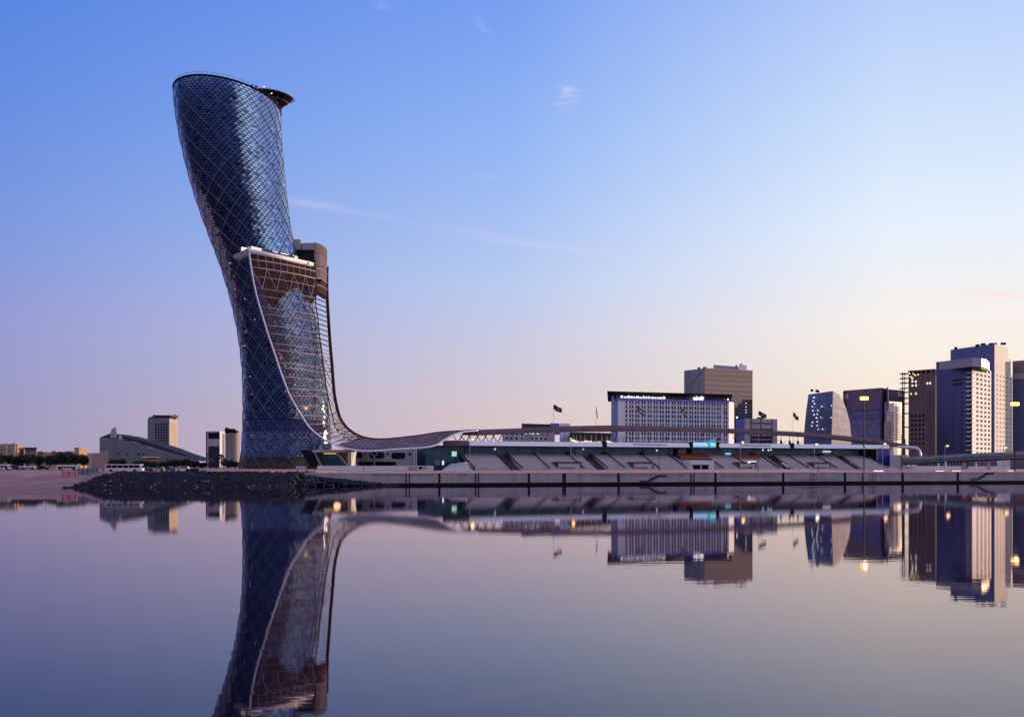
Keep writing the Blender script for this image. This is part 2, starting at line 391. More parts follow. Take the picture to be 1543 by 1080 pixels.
def mooring(px0, py0, px1, py1):
    m_ = MB(); a, b2 = qp(px0, .05), qp(px1, .05)
    a.z, b2.z = Z(py0, a.y), Z(py1, b2.y)
    m_.obox(a, b2 - a, qn * .3, (0, 0, .55)); m_.obox(b2, qu * 2.6, qn * .3, (0, 0, .5))
    m_.obox(a - qu * 3.2, qu * 3.2, qn * .3, (0, 0, .28)); m_.build('mooring_stair', M['dark'], qr)
mooring(978, 725, 992, 717.5); mooring(1474, 722, 1488, 713.5)
for px in (1221, 1310):
    m_ = MB(); a = qp(px, .03)
    for (u0, z0, w_, h_) in ((0, 1.1, 2.4, .12), (0, 2.9, 2.4, .12), (0, 1.22, .12, 1.68), (2.28, 1.22, .12, 1.68), (1.1, 1.22, .12, 1.68)):
        m_.obox(a + qu * u0 + Vector((0, 0, z0)), qu * w_, qn * .05, (0, 0, h_))
    m_.build('service_hatch', M['pole'], qr)
mb = MB()
for (p0, p1, zz) in ((690, 705, 3.1), (870, 1030, 2.9), (1085, 1170, 2.7), (1192, 1260, 1.3), (560, 655, 3.2)):
    a, b2 = qp(p0, .04), qp(p1, .04); mb.obox(a + Vector((0, 0, zz)), b2 - a, qn * .06, (0, 0, .1))
mb.build('conduit', M['pole'], qr)

# rock revetment left of the quay
mb = MB()
def rock(p, s):
    bmr = bmesh.new(); bmesh.ops.create_icosphere(bmr, subdivisions=1, radius=1)
    sx, sy, sz = s * random.uniform(.7, 1.3), s * random.uniform(.7, 1.3), s * random.uniform(.45, .9)
    rt = Matrix.Rotation(random.uniform(0, 6.3), 3, 'Z') @ Matrix.Rotation(random.uniform(-.6, .6), 3, 'X')
    vs = [rt @ Vector((v.co.x * sx * random.uniform(.75, 1.2), v.co.y * sy * random.uniform(.75, 1.2), v.co.z * sz * random.uniform(.75, 1.2))) + p for v in bmr.verts]
    bmr.verts.ensure_lookup_table()
    k = len(mb.v); mb.v += vs
    for f in bmr.faces: mb.f.append([k + v.index for v in f.verts]); mb.m.append(0); mb.u.append([(0, 0)] * 3)
    bmr.free()
for i in range(3400):
    x = random.uniform(-121, -60); p = prof(x); ys = p[1][0]
    tt = random.random(); y = ys - 2 + tt * 16.5
    if x < -112 and tt > (x + 121) / 9: continue
    rock(Vector((x, y, max(interp(p, y), -.3) + random.uniform(-.1, .18))), random.uniform(.32, .72))
for i in range(700):   # tongue of rocks in front of the end of the quay
    x = -62 + random.random() ** 1.5 * 28; k = 1 - (x + 62) / 28
    y = quay_y(x) - random.uniform(-.5, 1) * (3 + 14 * k) * random.random() - 1.2
    zz = 3.3 * k * max(0, 1 - (quay_y(x) - y) / (4 + 14 * k))
    rock(Vector((x, y, zz - .1)), random.uniform(.3, .7))
for i in range(220):
    y = random.uniform(322, 348); rock(Vector((random.uniform(-64.5, -60.8), y, interp(prof(-63), y) + random.uniform(-.8, -.3))), random.uniform(.5, .85))
for i in range(260):
    x = random.uniform(-67, -57); y = random.uniform(324, 346); rock(Vector((x, y, 3.4 * max(0, min(1, (y - 326) / 20)) + random.uniform(-.8, -.1))), random.uniform(.35, .7))
o = mb.build('rock_revetment', M['rock'], fix=False); o['kind'] = 'stuff'; tag(o, 'bank of dark boulders at the water edge below the leaning tower', 'rocks')

# ------------------------------------------------------------------ the leaning tower
TD = 483.0
SIL = [(104, 265, 421), (112, 265, 421), (150, 263, 421.5), (200, 270, 423), (250, 281, 427), (300, 295, 432), (350, 313, 439), (400, 332, 451), (440, 344.5, 462), (470, 352, 472),
       (505, 359, 481), (554, 365, 488), (600, 366.5, 493), (650, 366, 497), (690, 363, 500), (708, 359, 503)]
LT = sorted((Z(py, TD), X(l, TD)) for py, l, r in SIL); RT = sorted((Z(py, TD), X(r, TD)) for py, l, r in SIL)
def sect(z):
    l, r = spl(LT, z), spl(RT, z); return (l + r) / 2, (r - l) / 2
XR = X(343, TD)
def rimz(x, y): return H + 150.8 - .178 * (x - XR) - .29 * (y - TD)
Z0 = 4.7
NT, NJ, NM = 128, 152, 8
def tp(i, j, out=0):
    th = 2 * math.pi * i / NT; cx, a = sect(150); zr = rimz(XR + 21 * math.cos(th), TD + 16 * math.sin(th))
    z = Z0 + (zr - Z0) * j / NJ; cx, a = sect(z)
    return Vector((cx + (a + out) * math.cos(th), TD + (a * .75 + out) * math.sin(th), z))
tower = thing('leaning_tower', 'tall leaning blue glass tower with a diamond lattice facade rising beside the water', 'skyscraper', (X(432, TD), TD, Z0))
def glass(name, col, metal, rough):
    m = bpy.data.materials.new(name); m.use_nodes = True; t = m.node_tree; b = t.nodes['Principled BSDF']
    n = t.nodes.new('ShaderNodeTexNoise'); n.inputs['Scale'].default_value = .8; n.inputs['Detail'].default_value = 3
    tcn = t.nodes.new('ShaderNodeTexCoord'); t.links.new(tcn.outputs['Object'], n.inputs['Vector'])
    r = t.nodes.new('ShaderNodeMapRange'); r.inputs[1].default_value = .3; r.inputs[2].default_value = .7; r.inputs[3].default_value = .8; r.inputs[4].default_value = 1.2
    t.links.new(n.outputs[0], r.inputs[0]); x = t.nodes.new('ShaderNodeVectorMath'); x.operation = 'SCALE'; x.inputs[0].default_value = col
    t.links.new(r.outputs[0], x.inputs['Scale']); t.links.new(x.outputs[0], b.inputs['Base Color'])
    b.inputs['Metallic'].default_value = metal; b.inputs['Roughness'].default_value = rough; b.inputs['Specular IOR Level'].default_value = .8
    return m
tg = [glass('tower_glass', (.52, .62, .74), 1, .045), glass("tower_glass_shade", (.13, .17, .27), 1, .06), glass('tower_band', (.030, .045, .16), .3, .25),  # second glass: darker copy that imitates panes tilted away from the sky
      glass('tower_low_glass', (.20, .28, .46), .6, .07), M['litcool'], glass('tower_lobby_reflection', (.10, .065, .035), .5, .2)]  # last glass is tinted brown to imitate a warm reflection
mb = MB(); rnd = random.Random(3)
for j in range(1, NJ):
    for i in range(NT):
        if (i + j) % 2 == 0: continue
        zc = Z0 + 150 * j / NJ
        low = zc < 19.4; band = 19.4 <= zc < 23.6
        d = .0 if band else rnd.uniform(.02, .06)
        jl = rnd.uniform(-.05, .05)
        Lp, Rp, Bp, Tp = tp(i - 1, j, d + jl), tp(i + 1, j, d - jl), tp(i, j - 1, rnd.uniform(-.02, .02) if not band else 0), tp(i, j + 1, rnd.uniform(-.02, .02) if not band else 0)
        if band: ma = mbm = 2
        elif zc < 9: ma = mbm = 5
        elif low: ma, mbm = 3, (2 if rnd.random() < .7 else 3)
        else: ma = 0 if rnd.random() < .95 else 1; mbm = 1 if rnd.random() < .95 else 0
        mb.poly([Lp, Rp, Tp], ma); mb.poly([Rp, Lp, Bp], mbm)  # lower triangle coloured darker, imitating the dimmer reflection of its tilt
# bottom skirt and rim
for i in range(0, NT, 2):
    mb.poly([tp(i, 0), tp(i + 2, 0), tp(i + 1, 1)], 5)
    if NJ % 2 == 0: mb.poly([tp(i, NJ), tp(i + 1, NJ - 1), tp(i + 2, NJ)], 1)
mb.build('glass_facade', tg, tower, fix=False)
for i, j in [(int(a * 4 / 3), int(b_ * 4 / 3)) for a, b_ in ((62, 60), (60, 53), (64, 50), (66, 44), (59, 36), (60, 27), (61, 22), (58, 14), (61, 10), (70, 40))]:
    mb = MB(); p = tp(i, j, .25); q = tp(i + 1, j, .25); mb.obox(p, (q - p) * .22, (0, .1, 0), (0, 0, .28)); mb.build('lit_window', M['litcool'], tower)
mb = MB()
for s_ in (1, -1):
    for k in range(0, NT, NM):
        mb.tube([tp(k + s_ * j, j, .12) for j in range(0, NJ + 1, 2)], .105, 4)
mb.build('diagrid', M['diagrid'], tower, smooth=True, fix=False)
mb = MB(); mb.tube([tp(i, NJ, .12) for i in range(NT + 1)], .38, 6, caps=False); mb.build('rim_parapet', M['dark'], tower, smooth=True, fix=False)
mb = MB(); ctr = Vector((0, 0, 0)); rr = []
for i in range(NT):
    p = tp(i, NJ); p.z -= 1.2; rr.append(p)
mb.poly(rr); mb.build('roof', M['grey'], tower, fix=False)
mb = MB(); 
for i in range(NT):
    if i % 2 == 0: p = tp(i, NJ, -.5); mb.tube([p, p + Vector((0, 0, 1.5))], .06, 4)
mb.tube([tp(i, NJ, -.5) + Vector((0, 0, 1.5)) for i in range(NT + 1)], .07, 4, caps=False); mb.build('roof_railing', M['pole'], tower, fix=False)
# rooftop plant room
mb = MB(); q = P(368, 127.5, 487); mb.obox(q + Vector((-1, 0, -5)), (5.5, 0, -1.6), (0, 5, 0), (0, 0, 5.0)); mb.build('plant_room', M['offwhite'], tower)
for dx in (-1.5, .6, 2.8, 4.6): mb = MB(); mb.obox(q + Vector((dx, -.1, -.6 - dx * .18)), (.8, 0, 0), (0, -.3, 0), (0, 0, .9)); mb.build('plant_duct', M['dark'], tower)
# helipad: deck with a cone of struts beneath it
hp = P(411.5, 145.5, 486); hr = 8.0
heli = MB(); ring = lambda r_, z_, n_=40: [hp + Vector((r_ * math.cos(2 * math.pi * k / n_), r_ * math.sin(2 * math.pi * k / n_), z_ - .14 * r_ * math.cos(2 * math.pi * k / n_))) for k in range(n_)]
heli.loft([ring(.1, .5), ring(hr, .5), ring(hr, .1), ring(hr - 1.5, -.5), ring(1.2, -1.2), ring(.1, -1.2)], closed=True)
heli_o = heli.build('helipad_deck', M['black'], tower, smooth=False)
mb = MB(); mb.tube(ring(hr + .9, .2) + ring(hr + .9, .2)[:1], .16, 5, caps=False); mb.tube(ring(hr + .2, .45) + ring(hr + .2, .45)[:1], .2, 5, caps=False)
for k in range(0, 40, 2): mb.tube([ring(hr - .1, .1)[k], ring(hr + .9, .2)[k]], .07, 4)
mb.build('helipad_net', M['mauve'], tower, smooth=True, fix=False)
mb = MB(); foot = hp + Vector((.5, -3, -9))
for k in range(0, 40, 4): mb.tube([ring(hr - 1.6, -.55)[k], ring(1.2, -1.25)[k]], .16, 4)
for k in range(0, 40, 5): mb.tube([ring(5.2, -.8)[k], foot], .2, 4)
for k in range(0, 40, 3): mb.tube([ring(hr - .3, -.15)[k], ring(hr * .55 + .05, -3.25)[k]], .09, 4)
mb.tube(ring(6.1, -1.95) + ring(6.1, -1.95)[:1], .12, 4, caps=False)
mb.tube(ring(5.2, -.85) + ring(5.2, -.85)[:1], .2, 4, caps=False); mb.build('helipad_strut', M['mauve'], tower, fix=False)
mb = MB(); mb.loft([[foot + Vector((x_, y_, 0)) for x_, y_ in ((-1.6, -1), (1.4, -1), (1.4, 1), (-1.6, 1))], [hp + Vector((x_, y_, -1.25)) for x_, y_ in ((-.5, -.4), (.5, -.4), (.5, .4), (-.5, .4))]], closed=True); mb.build('helipad_mast', M['cream'], tower)
for px, py in ((397, 131.5), (408.5, 141.5)): mb = MB(); q2 = P(px, py, 472); mb.obox(q2, (.4, 0, 0), (0, .3, 0), (0, 0, .35)); mb.build('helipad_light', M['lampcool'], tower)
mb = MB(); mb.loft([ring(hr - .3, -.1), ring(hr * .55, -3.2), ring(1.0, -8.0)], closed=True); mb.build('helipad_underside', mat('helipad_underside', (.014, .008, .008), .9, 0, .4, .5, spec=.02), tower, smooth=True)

# ---- pool deck, hull below it, and the roofed terrace
ZD = Z(374, 450)              # deck level (about 90 m)
dF, dC, dB = G(374.8, 450), G(470, 480), G(492, 495)
deck2 = [dF, dC, dB, G(478, 512), G(420, 505), G(386, 480)]
mb = MB(); mb.prism(deck2, ZD - 1.75, ZD); mb.build('deck_slab', M['offwhite'], tower)
mb = MB(); e = (dC - dF).normalized(); nrm = Vector((e.y, -e.x)); mb.tube([Vector((*(dF + nrm * .3), ZD - 1.1)), Vector((*(dC + nrm * .3), ZD - 1.1))], .9, 8)
mb.build('deck_edge', M['white'], tower, smooth=True)
mb = MB(); a3 = Vector((*(dF - e * .4), ZD)); mb.poly([a3 + Vector((0, 0, -2.2)), a3, a3 + Vector((-5.5, -1, -2.9)), a3 + Vector((-4.8, -1, -4.3))]); 
a3b = a3 + Vector((0, 2, 0)); mb.poly([a3b + Vector((0, 0, -2.2)), a3b, a3b + Vector((-5.5, 3, -2.9)), a3b + Vector((-4.8, 3, -4.3))]); mb.build('deck_nose', M['mauve'], tower)
def lp(a, b, t): return a + (b - a) * t
hull = [[Vector((*p, ZD - 1.9)) for p in deck2], [Vector((*p, ZD - 6)) for p in deck2], [Vector((*lp(p, G(425, 480), .42 if k < 2 else .3), ZD - 15)) for k, p in enumerate(deck2)], [Vector((*lp(p, G(430, 482), .80), ZD - 24)) for p in deck2]]
hull[0] = [lp(p, Vector((*G(425, 480), p.z)), .06) for p in hull[0]]; hull[1] = [lp(p, Vector((*G(425, 480), p.z)), .06) for p in hull[1]]
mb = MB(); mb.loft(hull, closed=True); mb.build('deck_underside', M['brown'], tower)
# terrace wall, lit from within, planters and parasols along the deck
mb = MB(); o0 = dF + e * 2.5 - nrm * 1.2
mb.obox((*o0, ZD + .02), (*(e * 26), 0), (*(-nrm * .3), 0), (0, 0, 1.3)); mb.build('pool_parapet', M['white'], tower)
mb = MB(); mb.obox((*(o0 - nrm * 5), ZD + .02), (*(e * 20), 0), (*(-nrm * .4), 0), (0, 0, 1.5)); mb.build('terrace_lighting', M['litwin'], tower)
for k in range(16):
    mb = MB(); q3 = o0 + e * (6 + k * 1.15) + nrm * .25; hh = random.uniform(.7, 1.5)
    mb.obox((*q3, ZD + .05), (*(e * .7), 0), (*(-nrm * .4), 0), (0, 0, hh)); mb.build('planter', M['dark'], tower)
pm = thing_p = None
mb = MB(); b0 = P(429, 398, 489); bw = X(474, 489) - b0.x
mb.obox(b0, (bw, 0, 0), (0, 12, 0), (0, 0, Z(375, 489) - b0.z)); mb.build('terrace_shade_box', M['black'], tower)  # solid black box in place of the shaded void under the roofs
def slabbox(name, px0, px1, py0, py1, D, dep, m_):
    k_ = MB(); a = P(px0, py1, D); k_.obox(a, (X(px1, D) - a.x, 0, 0), (0, dep, 0), (0, 0, Z(py0, D) - a.z)); return k_.build(name, m_, tower)
slabbox('terrace_roof', 428.5, 453, 360.5, 376, 487, 12, M['grey'])
slabbox('terrace_roof', 455, 474, 366, 376.3, 488, 12, M['grey'])
# curved end wall of the terrace
def arcpts(n_=9, push=2.2):
    a, b_ = Vector(G(473.2, 480)), Vector(G(493, 495)); c_ = Vector((b_.x + .2, a.y + 2))
    return [(a * (1 - t) ** 2 + c_ * 2 * t * (1 - t) + b_ * t * t) for t in [k / (n_ - 1) for k in range(n_)]]
ap = arcpts(); M['endwall'] = panel_mat('end_wall_panels', (.16, .13, .155), (.07, .04, .05), 3.4, 5.2, .8, 0, .18, .12, spec=.05)
ring_ = ap + [ap[-1] + Vector((-2, 6)), ap[0] + Vector((0, 8))]
mb = MB(); mb.prism(ring_, ZD - 6.4, [Z(365.3 + 1.0 * (k / 8) ** 2 * 1, 480) if k < 9 else Z(366, 480) for k in range(len(ring_))]); mb.build('end_wall', M['endwall'], tower)
mb = MB(); mb.prism(ring_, ZD - 12.5, ZD - 6.4); mb.build('end_wall_base', M['maroon'], tower)
for zz in (ZD - 2.6, ZD - 6.5, ZD - 9.3):
    mb = MB(); mb.tube([Vector((p.x, p.y - .15, zz + .0)) for p in ap], .28, 5); mb.build('end_wall_rail', M['mauve'], tower, fix=False)
# ---- the swooping mesh screen
FR = [(374.5, 372, 450), (376.5, 391, 450), (381.5, 422, 450), (388, 451, 450), (396, 478, 450), (405, 507, 450), (413.6, 532, 449), (425.5, 567, 447), (437, 596, 445), (451, 620, 442), (466, 643, 438), (484, 658.6, 434),
      (499.5, 667, 431), (515, 674, 429), (534, 678, 428), (554, 679.6, 428), (583, 678, 429), (600, 676.5, 430), (620, 675.5, 432), (641, 674, 434), (658, 670, 437), (670.5, 662, 440), (683, 655.7, 443), (697, 651, 447), (710, 649.5, 450), (720, 648.3, 453)]
BK = [(493, 402, 495), (492.5, 419, 495), (493, 447, 495), (494.5, 474, 495), (496, 498, 495), (498, 525, 495), (500, 547, 494), (502.5, 579, 492), (504.5, 598, 490), (511, 626, 487), (519, 640, 484), (527, 648, 480),
      (538, 655, 476), (551.5, 659.6, 473), (566, 661.3, 470), (583, 661, 468), (608, 658.5, 466), (625, 656.5, 464), (643, 654, 463), (658, 651.5, 462), (675, 650, 461), (688, 649.3, 460), (700, 648.6, 459), (708, 648, 458), (715, 647.7, 457), (721, 647.3, 456)]
CX = [(385, 473.5), (405, 475), (460, 476), (480, 479), (520, 483), (560, 488), (585, 492), (620, 499), (640, 507), (655, 521)]
NS = 5
def dens(lst, k):
    """k points per span, smooth"""
    out_ = []
    for comp in range(3):
        tab = [(i, p[comp]) for i, p in enumerate(lst)]
        out_.append([spl(tab, i / k) for i in range((len(lst) - 1) * k + 1)])
    return [P(*q_) for q_ in zip(*out_)]
FD, BD = dens(FR, NS), dens(BK, NS); NN = len(FD)
def corner(i):
    f, b_ = FD[i], BD[i]; z = f.z * .45 + b_.z * .55; D = lerp(f.y, b_.y, .62); py = HY - (z - H) * F / D
    s_ = i / NS
    c1 = Vector((X(interp(CX, py), D), D, z)); c2 = (f + b_) / 2 + Vector((0, 0, -.35 if s_ < 20 else 0))
    t_ = min(1, max(0, (s_ - 9) / 3.5)); return c1.lerp(c2, t_)
CD = [corner(i) for i in range(NN)]
def frontpt(i, t_):
    f, c_ = FD[i], CD[i]; out_ = max(0, 1 - i / NS / 13) * 2.2
    p = f.lerp(c_, t_); d = (c_ - f); n_ = Vector((d.y, -d.x, 0)).normalized(); return p + n_ * out_ * 4 * t_ * (1 - t_)
mesh_m = bpy.data.materials.new('steel_mesh'); mesh_m.use_nodes = True; t = mesh_m.node_tree; b = t.nodes['Principled BSDF']
b.inputs['Base Color'].default_value = (.115, .085, .095, 1); b.inputs['Metallic'].default_value = 0; b.inputs['Roughness'].default_value = .9; b.inputs['Specular IOR Level'].default_value = .0
tr = t.nodes.new('ShaderNodeBsdfTransparent'); ms = t.nodes.new('ShaderNodeMixShader')
tcn = t.nodes.new('ShaderNodeTexCoord'); nn_ = t.nodes.new('ShaderNodeTexNoise'); nn_.inputs['Scale'].default_value = .35; nn_.inputs['Detail'].default_value = 8; nn_.inputs['Roughness'].default_value = .75
t.links.new(tcn.outputs['Object'], nn_.inputs['Vector'])
mr = t.nodes.new('ShaderNodeMapRange'); mr.inputs[1].default_value = .35; mr.inputs[2].default_value = .65; mr.inputs[3].default_value = .10; mr.inputs[4].default_value = .42
t.links.new(nn_.outputs[0], mr.inputs[0]); t.links.new(mr.outputs[0], ms.inputs[0]); t.links.new(tr.outputs[0], ms.inputs[1]); t.links.new(b.outputs[0], ms.inputs[2]); t.links.new(ms.outputs[0], t.nodes['Material Output'].inputs[0])
mesh_d = mesh_m.copy(); mesh_d.name = 'dense_steel_mesh'; q = mesh_d.node_tree
for n_ in q.nodes:
    if n_.type == 'MAP_RANGE': n_.inputs[1].default_value = .30; n_.inputs[2].default_value = .52; n_.inputs[3].default_value = .82; n_.inputs[4].default_value = 1.0
    if n_.type == 'BSDF_PRINCIPLED': n_.inputs['Base Color'].default_value = (.105, .066, .088, 1); n_.inputs['Metallic'].default_value = 0; n_.inputs['Roughness'].default_value = .95; n_.inputs['Specular IOR Level'].default_value = .08
I0 = 2 * NS; I1 = int(12.5 * NS)
mb = MB(); mb.loft([[frontpt(i, k / 10) for k in range(11)] for i in range(I0 - 6, I1 + 1)]); mb.loft([[CD[i].lerp(BD[i], k / 4) for k in range(5)] for i in range(int(9.0 * NS), I1 + 1)])
mb.build('mesh_screen', mesh_m, tower, smooth=True)
mb = MB(); mb.loft([[frontpt(i, k / 6) for k in range(6)] + [CD[i].lerp(BD[i], k / 6) for k in range(7)] for i in range(I1, NN)]); mb.build('mesh_canopy', mesh_d, tower, smooth=True)
mb = MB(); mb.tube(FD, .34, 6); mb.build('front_edge_tube', M['tube'], tower, smooth=True)
mb = MB(); mb.tube(BD, [.72 if i < 9 * NS else max(.3, .72 - (i / NS - 9) * .06) for i in range(NN)], 6); mb.build('rear_edge_beam', M['maroon'], tower, smooth=True)
mb = MB(); mb.tube(CD[:int(11 * NS)], .24, 5); mb.tube([p + Vector((-1.6, .4, 0)) for p in CD[8:int(10 * NS)]], .15, 4); mb.build('corner_post', M['dark'], tower, smooth=True)
# horizontal struts with diagonals
zs = [ZD - 4.0 - 3.55 * k for k in range(21)]
def at_z(arr, z, upto):
    best = min(range(upto), key=lambda i: abs(arr[i].z - z)); return best
for n_, z in enumerate(zs):
    i = at_z(FD, z, int(13 * NS))
    if n_ < 2:  mb = MB(); mb.tube([frontpt(i, k / 10) for k in range(11)], .26, 5); mb.build('screen_strut', M['mauve'], tower, smooth=True)
    else:
        mb = MB(); mb.tube([frontpt(i, k / 10) for k in range(11)], .13, 4); mb.build('screen_strut', M['mauve'], tower, smooth=True)
mb = MB()
for n_ in range(1, 19):
    ia, ib = at_z(FD, zs[n_], 65), at_z(FD, zs[n_ + 1], 65)
    for k in range(0, 10, 2):
        if random.random() < .75: mb.tube([frontpt(ia, k / 10), frontpt(ib, (k + 1) / 10)], .07, 4)
        if random.random() < .75: mb.tube([frontpt(ib, (k + 1) / 10), frontpt(ia, (k + 2) / 10)], .07, 4)
mb.build('screen_diagonal', M['maroon'], tower, fix=False)
i0, i1, i2 = at_z(FD, zs[0] + 2, 65), at_z(FD, zs[1], 65), at_z(FD, zs[3], 65)
mb = MB()
for k in range(11):
    mb.tube([frontpt(i0, k / 10), frontpt(i1, k / 10)], .11, 4)
for k in range(0, 10, 2):
    mb.tube([frontpt(i1, k / 10), frontpt(i2, (k + 1) / 10)], .13, 4); mb.tube([frontpt(i2, (k + 1) / 10), frontpt(i1, (k + 2) / 10)], .13, 4)
mb.build('deck_truss', M['mauve'], tower, fix=False)
# louvres between the corner post and the rear beam, open to the sky
zz = ZD - 13
while zz > 42:
    i = at_z(CD, zz, int(10 * NS)); a, b_ = CD[i], BD[at_z(BD, zz, int(10 * NS))]; mb = MB()
    a = Vector((a.x, a.y, zz)); b_ = Vector((b_.x, b_.y, zz))
    mb.obox(a + Vector((-1.2, -.1, 0)), b_ - a + Vector((1.2, 0, 0)), (0, .5, 0), (0, 0, .45 if zz > 55 else .2)); mb.build('louvre', M['dark'], tower)
    zz -= 2.05 if zz > 55 else 1.5
mb = MB()
for i in range(28, 62, 3):
    mb.tube([CD[i], BD[min(i + 5, NN - 1)]], .12, 4); mb.tube([CD[min(i + 3, NN - 1)], BD[i]], .12, 4)
    if i > 46: mb.tube([CD[i], BD[i]], .14, 4)
for i in range(44, 62, 4): p0 = tp(2, max(0, int((CD[i].z - Z0) / 150 * NJ))); mb.tube([p0, BD[i]], .15, 4)
mb.build('rear_brace', M['maroon'], tower, fix=False)
for i in range(46, 74, 2):
    mb = MB(); mb.tube([FD[min(i + 2, NN - 1)].lerp(CD[min(i + 1, NN - 1)], .5), CD[min(i + 1, NN - 1)], BD[i]], .13, 4); mb.build('curve_strut', M['mauve'], tower, smooth=True)
mb = MB()
for k in range(6):      # slanting louvres under the deck corner
    a = P(462 + k * 3.0, 437 - k * 2.2, 482); mb.obox(a, P(468.5 + k * 3.0, 426 - k * 1.2, 482) - a, (0, .5, 0), (.5, 0, -.5))
mb.build('corner_louvre', M['dark'], tower)
mb = MB(); q = P(457, 613, 456); mb.poly([q, q + Vector((1.9, 0, 0)), q + Vector((1.5, 0, -.8)), q + Vector((.9, 0, -1.2)), q + Vector((.35, 0, -.8))]); mb.obox(q + Vector((.2, .05, -.9)), (1.4, 0, 0), (0, .3, 0), (0, 0, .9)); mb.build('lit_pane', M['litwarm'], tower)

# ---- entrance pavilion at the foot of the tower
ent = thing('entrance_pavilion', 'tan framed glass entrance pavilion with leaning lit posts at the foot of the tower', 'entrance pavilion', (X(505, 440), 440, 4.5))
De = 441
def bar(mb_, p0, p1, wd, dp=1.2): 
    a, b_ = P(*p0), P(*p1); ax = (b_ - a).normalized(); sd_ = ax.cross(Vector((0, 1, 0))).normalized() * wd
    mb_.obox(a - sd_ / 2 + Vector((0, -dp / 2, 0)), b_ - a, sd_, (0, dp, 0))
mb = MB(); bar(mb, (473, 679.3, De), (536, 679.3, De), .9, 6); mb.build('roof_beam', M['tanlight'], ent)
mb = MB(); bar(mb, (474, 680.5, De), (484, 701.5, De), .8); mb.build('leaning_post', M['tan'], ent)
mb = MB(); bar(mb, (507, 680.5, De), (524, 701.5, De), .7); mb.build('leaning_post', M['tanlight'], ent)
mb = MB(); bar(mb, (536, 680, De - 2), (531, 701.5, De - 2), .55); mb.build('lit_post', M['litwarm'], ent)
mb = MB(); bar(mb, (526, 680, De + 1), (526, 701.5, De + 1), .9); mb.build('column', M['offwhite'], ent)
mb = MB(); a = P(478, 702, De + 2); mb.obox(a, (X(524, De) - a.x, 0, 0), (0, 7, 0), (0, 0, Z(681, De) - a.z)); mb.build('glass_lobby', M['teal'], ent)
mb = MB(); mb.poly([P(452, 678, De), P(474, 679, De), P(486, 702, De), P(468, 702, De)]); mb.poly([P(452, 678, De + 3), P(474, 679, De + 3), P(486, 702, De + 3), P(468, 702, De + 3)]); mb.poly([P(474, 679, De), P(486, 702, De), P(486, 702, De + 3), P(474, 679, De + 3)]); mb.build('side_glass', M['glassdark'], ent)
mb = MB(); a = P(488, 683.5, De + .5); mb.obox(a, (X(506, De) - a.x, 0, 0), (0, .4, 0), (0, 0, .25)); mb.build('ceiling_light', M['litwarm'], ent)
el_ = bpy.data.lights.new('entrance_light', 'POINT'); el_.energy = 110; el_.color = (1, .62, .32); el_.shadow_soft_size = 1.3
eo = bpy.data.objects.new('entrance_light', el_); COL.objects.link(eo); eo.parent = ent; eo.location = P(508, 690, De - 9) - ent.location

# ------------------------------------------------------------------ grandstand
GA = R(23.3); GU = Vector((math.cos(GA), math.sin(GA))); GV = Vector((-math.sin(GA), math.cos(GA))); GO = Vector((X(707, 450), 450.0))
def gs(px, v):
    """distance along the stand (u) of the point at depth v that stands at column px"""
    k = (px - 771.5) / F; o = GO + GV * v
    return (k * o.y - o.x) / (GU.x - k * GU.y)
def gp(u, v, z): p = GO + GU * u + GV * v; return Vector((p.x, p.y, z))
def gpp(px, v, z): return gp(gs(px, v), v, z)
gu3, gv3 = Vector((*GU, 0)), Vector((*GV, 0))
def gbox(mb_, px0, px1, v0, v1, z0, z1, vref=None):
    vr = v0 if vref is None else vref; u0, u1 = gs(px0, vr), gs(px1, vr)
    mb_.obox(gp(u0, v0, z0), gu3 * (u1 - u0), gv3 * (v1 - v0), (0, 0, z1 - z0))
stand = thing('grandstand', 'long low concrete grandstand with a white roof fascia facing the water', 'grandstand', tuple(gp(90, 0, 4.2)))
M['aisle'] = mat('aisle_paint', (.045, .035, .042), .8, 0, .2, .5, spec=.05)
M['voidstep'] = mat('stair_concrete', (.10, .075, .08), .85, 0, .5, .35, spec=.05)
NTI = 13; VB, VT, ZB, ZT = -10.0, 5.0, 4.9, 10.6
def tiers(u0, u1, name='seating_block', m_='seat', z_off=0):
    mb_ = MB(); 
    for k in range(NTI):
        v0 = VB + (VT - VB) * k / NTI; v1 = VB + (VT - VB) * (k + 1) / NTI; z = ZB + (ZT - ZB) * k / (NTI - 1) + z_off
        zl = z - .9 if k else 3.9
        mb_.obox(gp(u0, v0, zl), gu3 * (u1 - u0), gv3 * (v1 - v0), (0, 0, z - zl))
    return mb_.build(name, M[m_], stand, fix=False)
ut = lambda px: gs(px, VT)
voids = [(746, 764), (873, 890), (1006, 1060), (1150, 1166), (1256, 1268)]
edges = [694] + [x for v in voids for x in v] + [1304]
for k in range(0, len(edges), 2): tiers(ut(edges[k]), ut(edges[k + 1]))
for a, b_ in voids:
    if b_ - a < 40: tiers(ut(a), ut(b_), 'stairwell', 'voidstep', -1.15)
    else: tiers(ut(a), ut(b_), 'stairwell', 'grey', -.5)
for px in (694, 746, 764, 804, 855, 890, 915, 966, 1006, 1060, 1102, 1143, 1150, 1186, 1228, 1256, 1304):
    u = ut(px); mb = MB()
    for s0, s1 in ((0, 1),):
        a, b_ = gp(u, VB, ZB + .1), gp(u, VT, ZT + .1); mb.obox(a, b_ - a, gu3 * .2, (0, 0, .5))
    mb.build('aisle_rail', M['aisle'], stand)
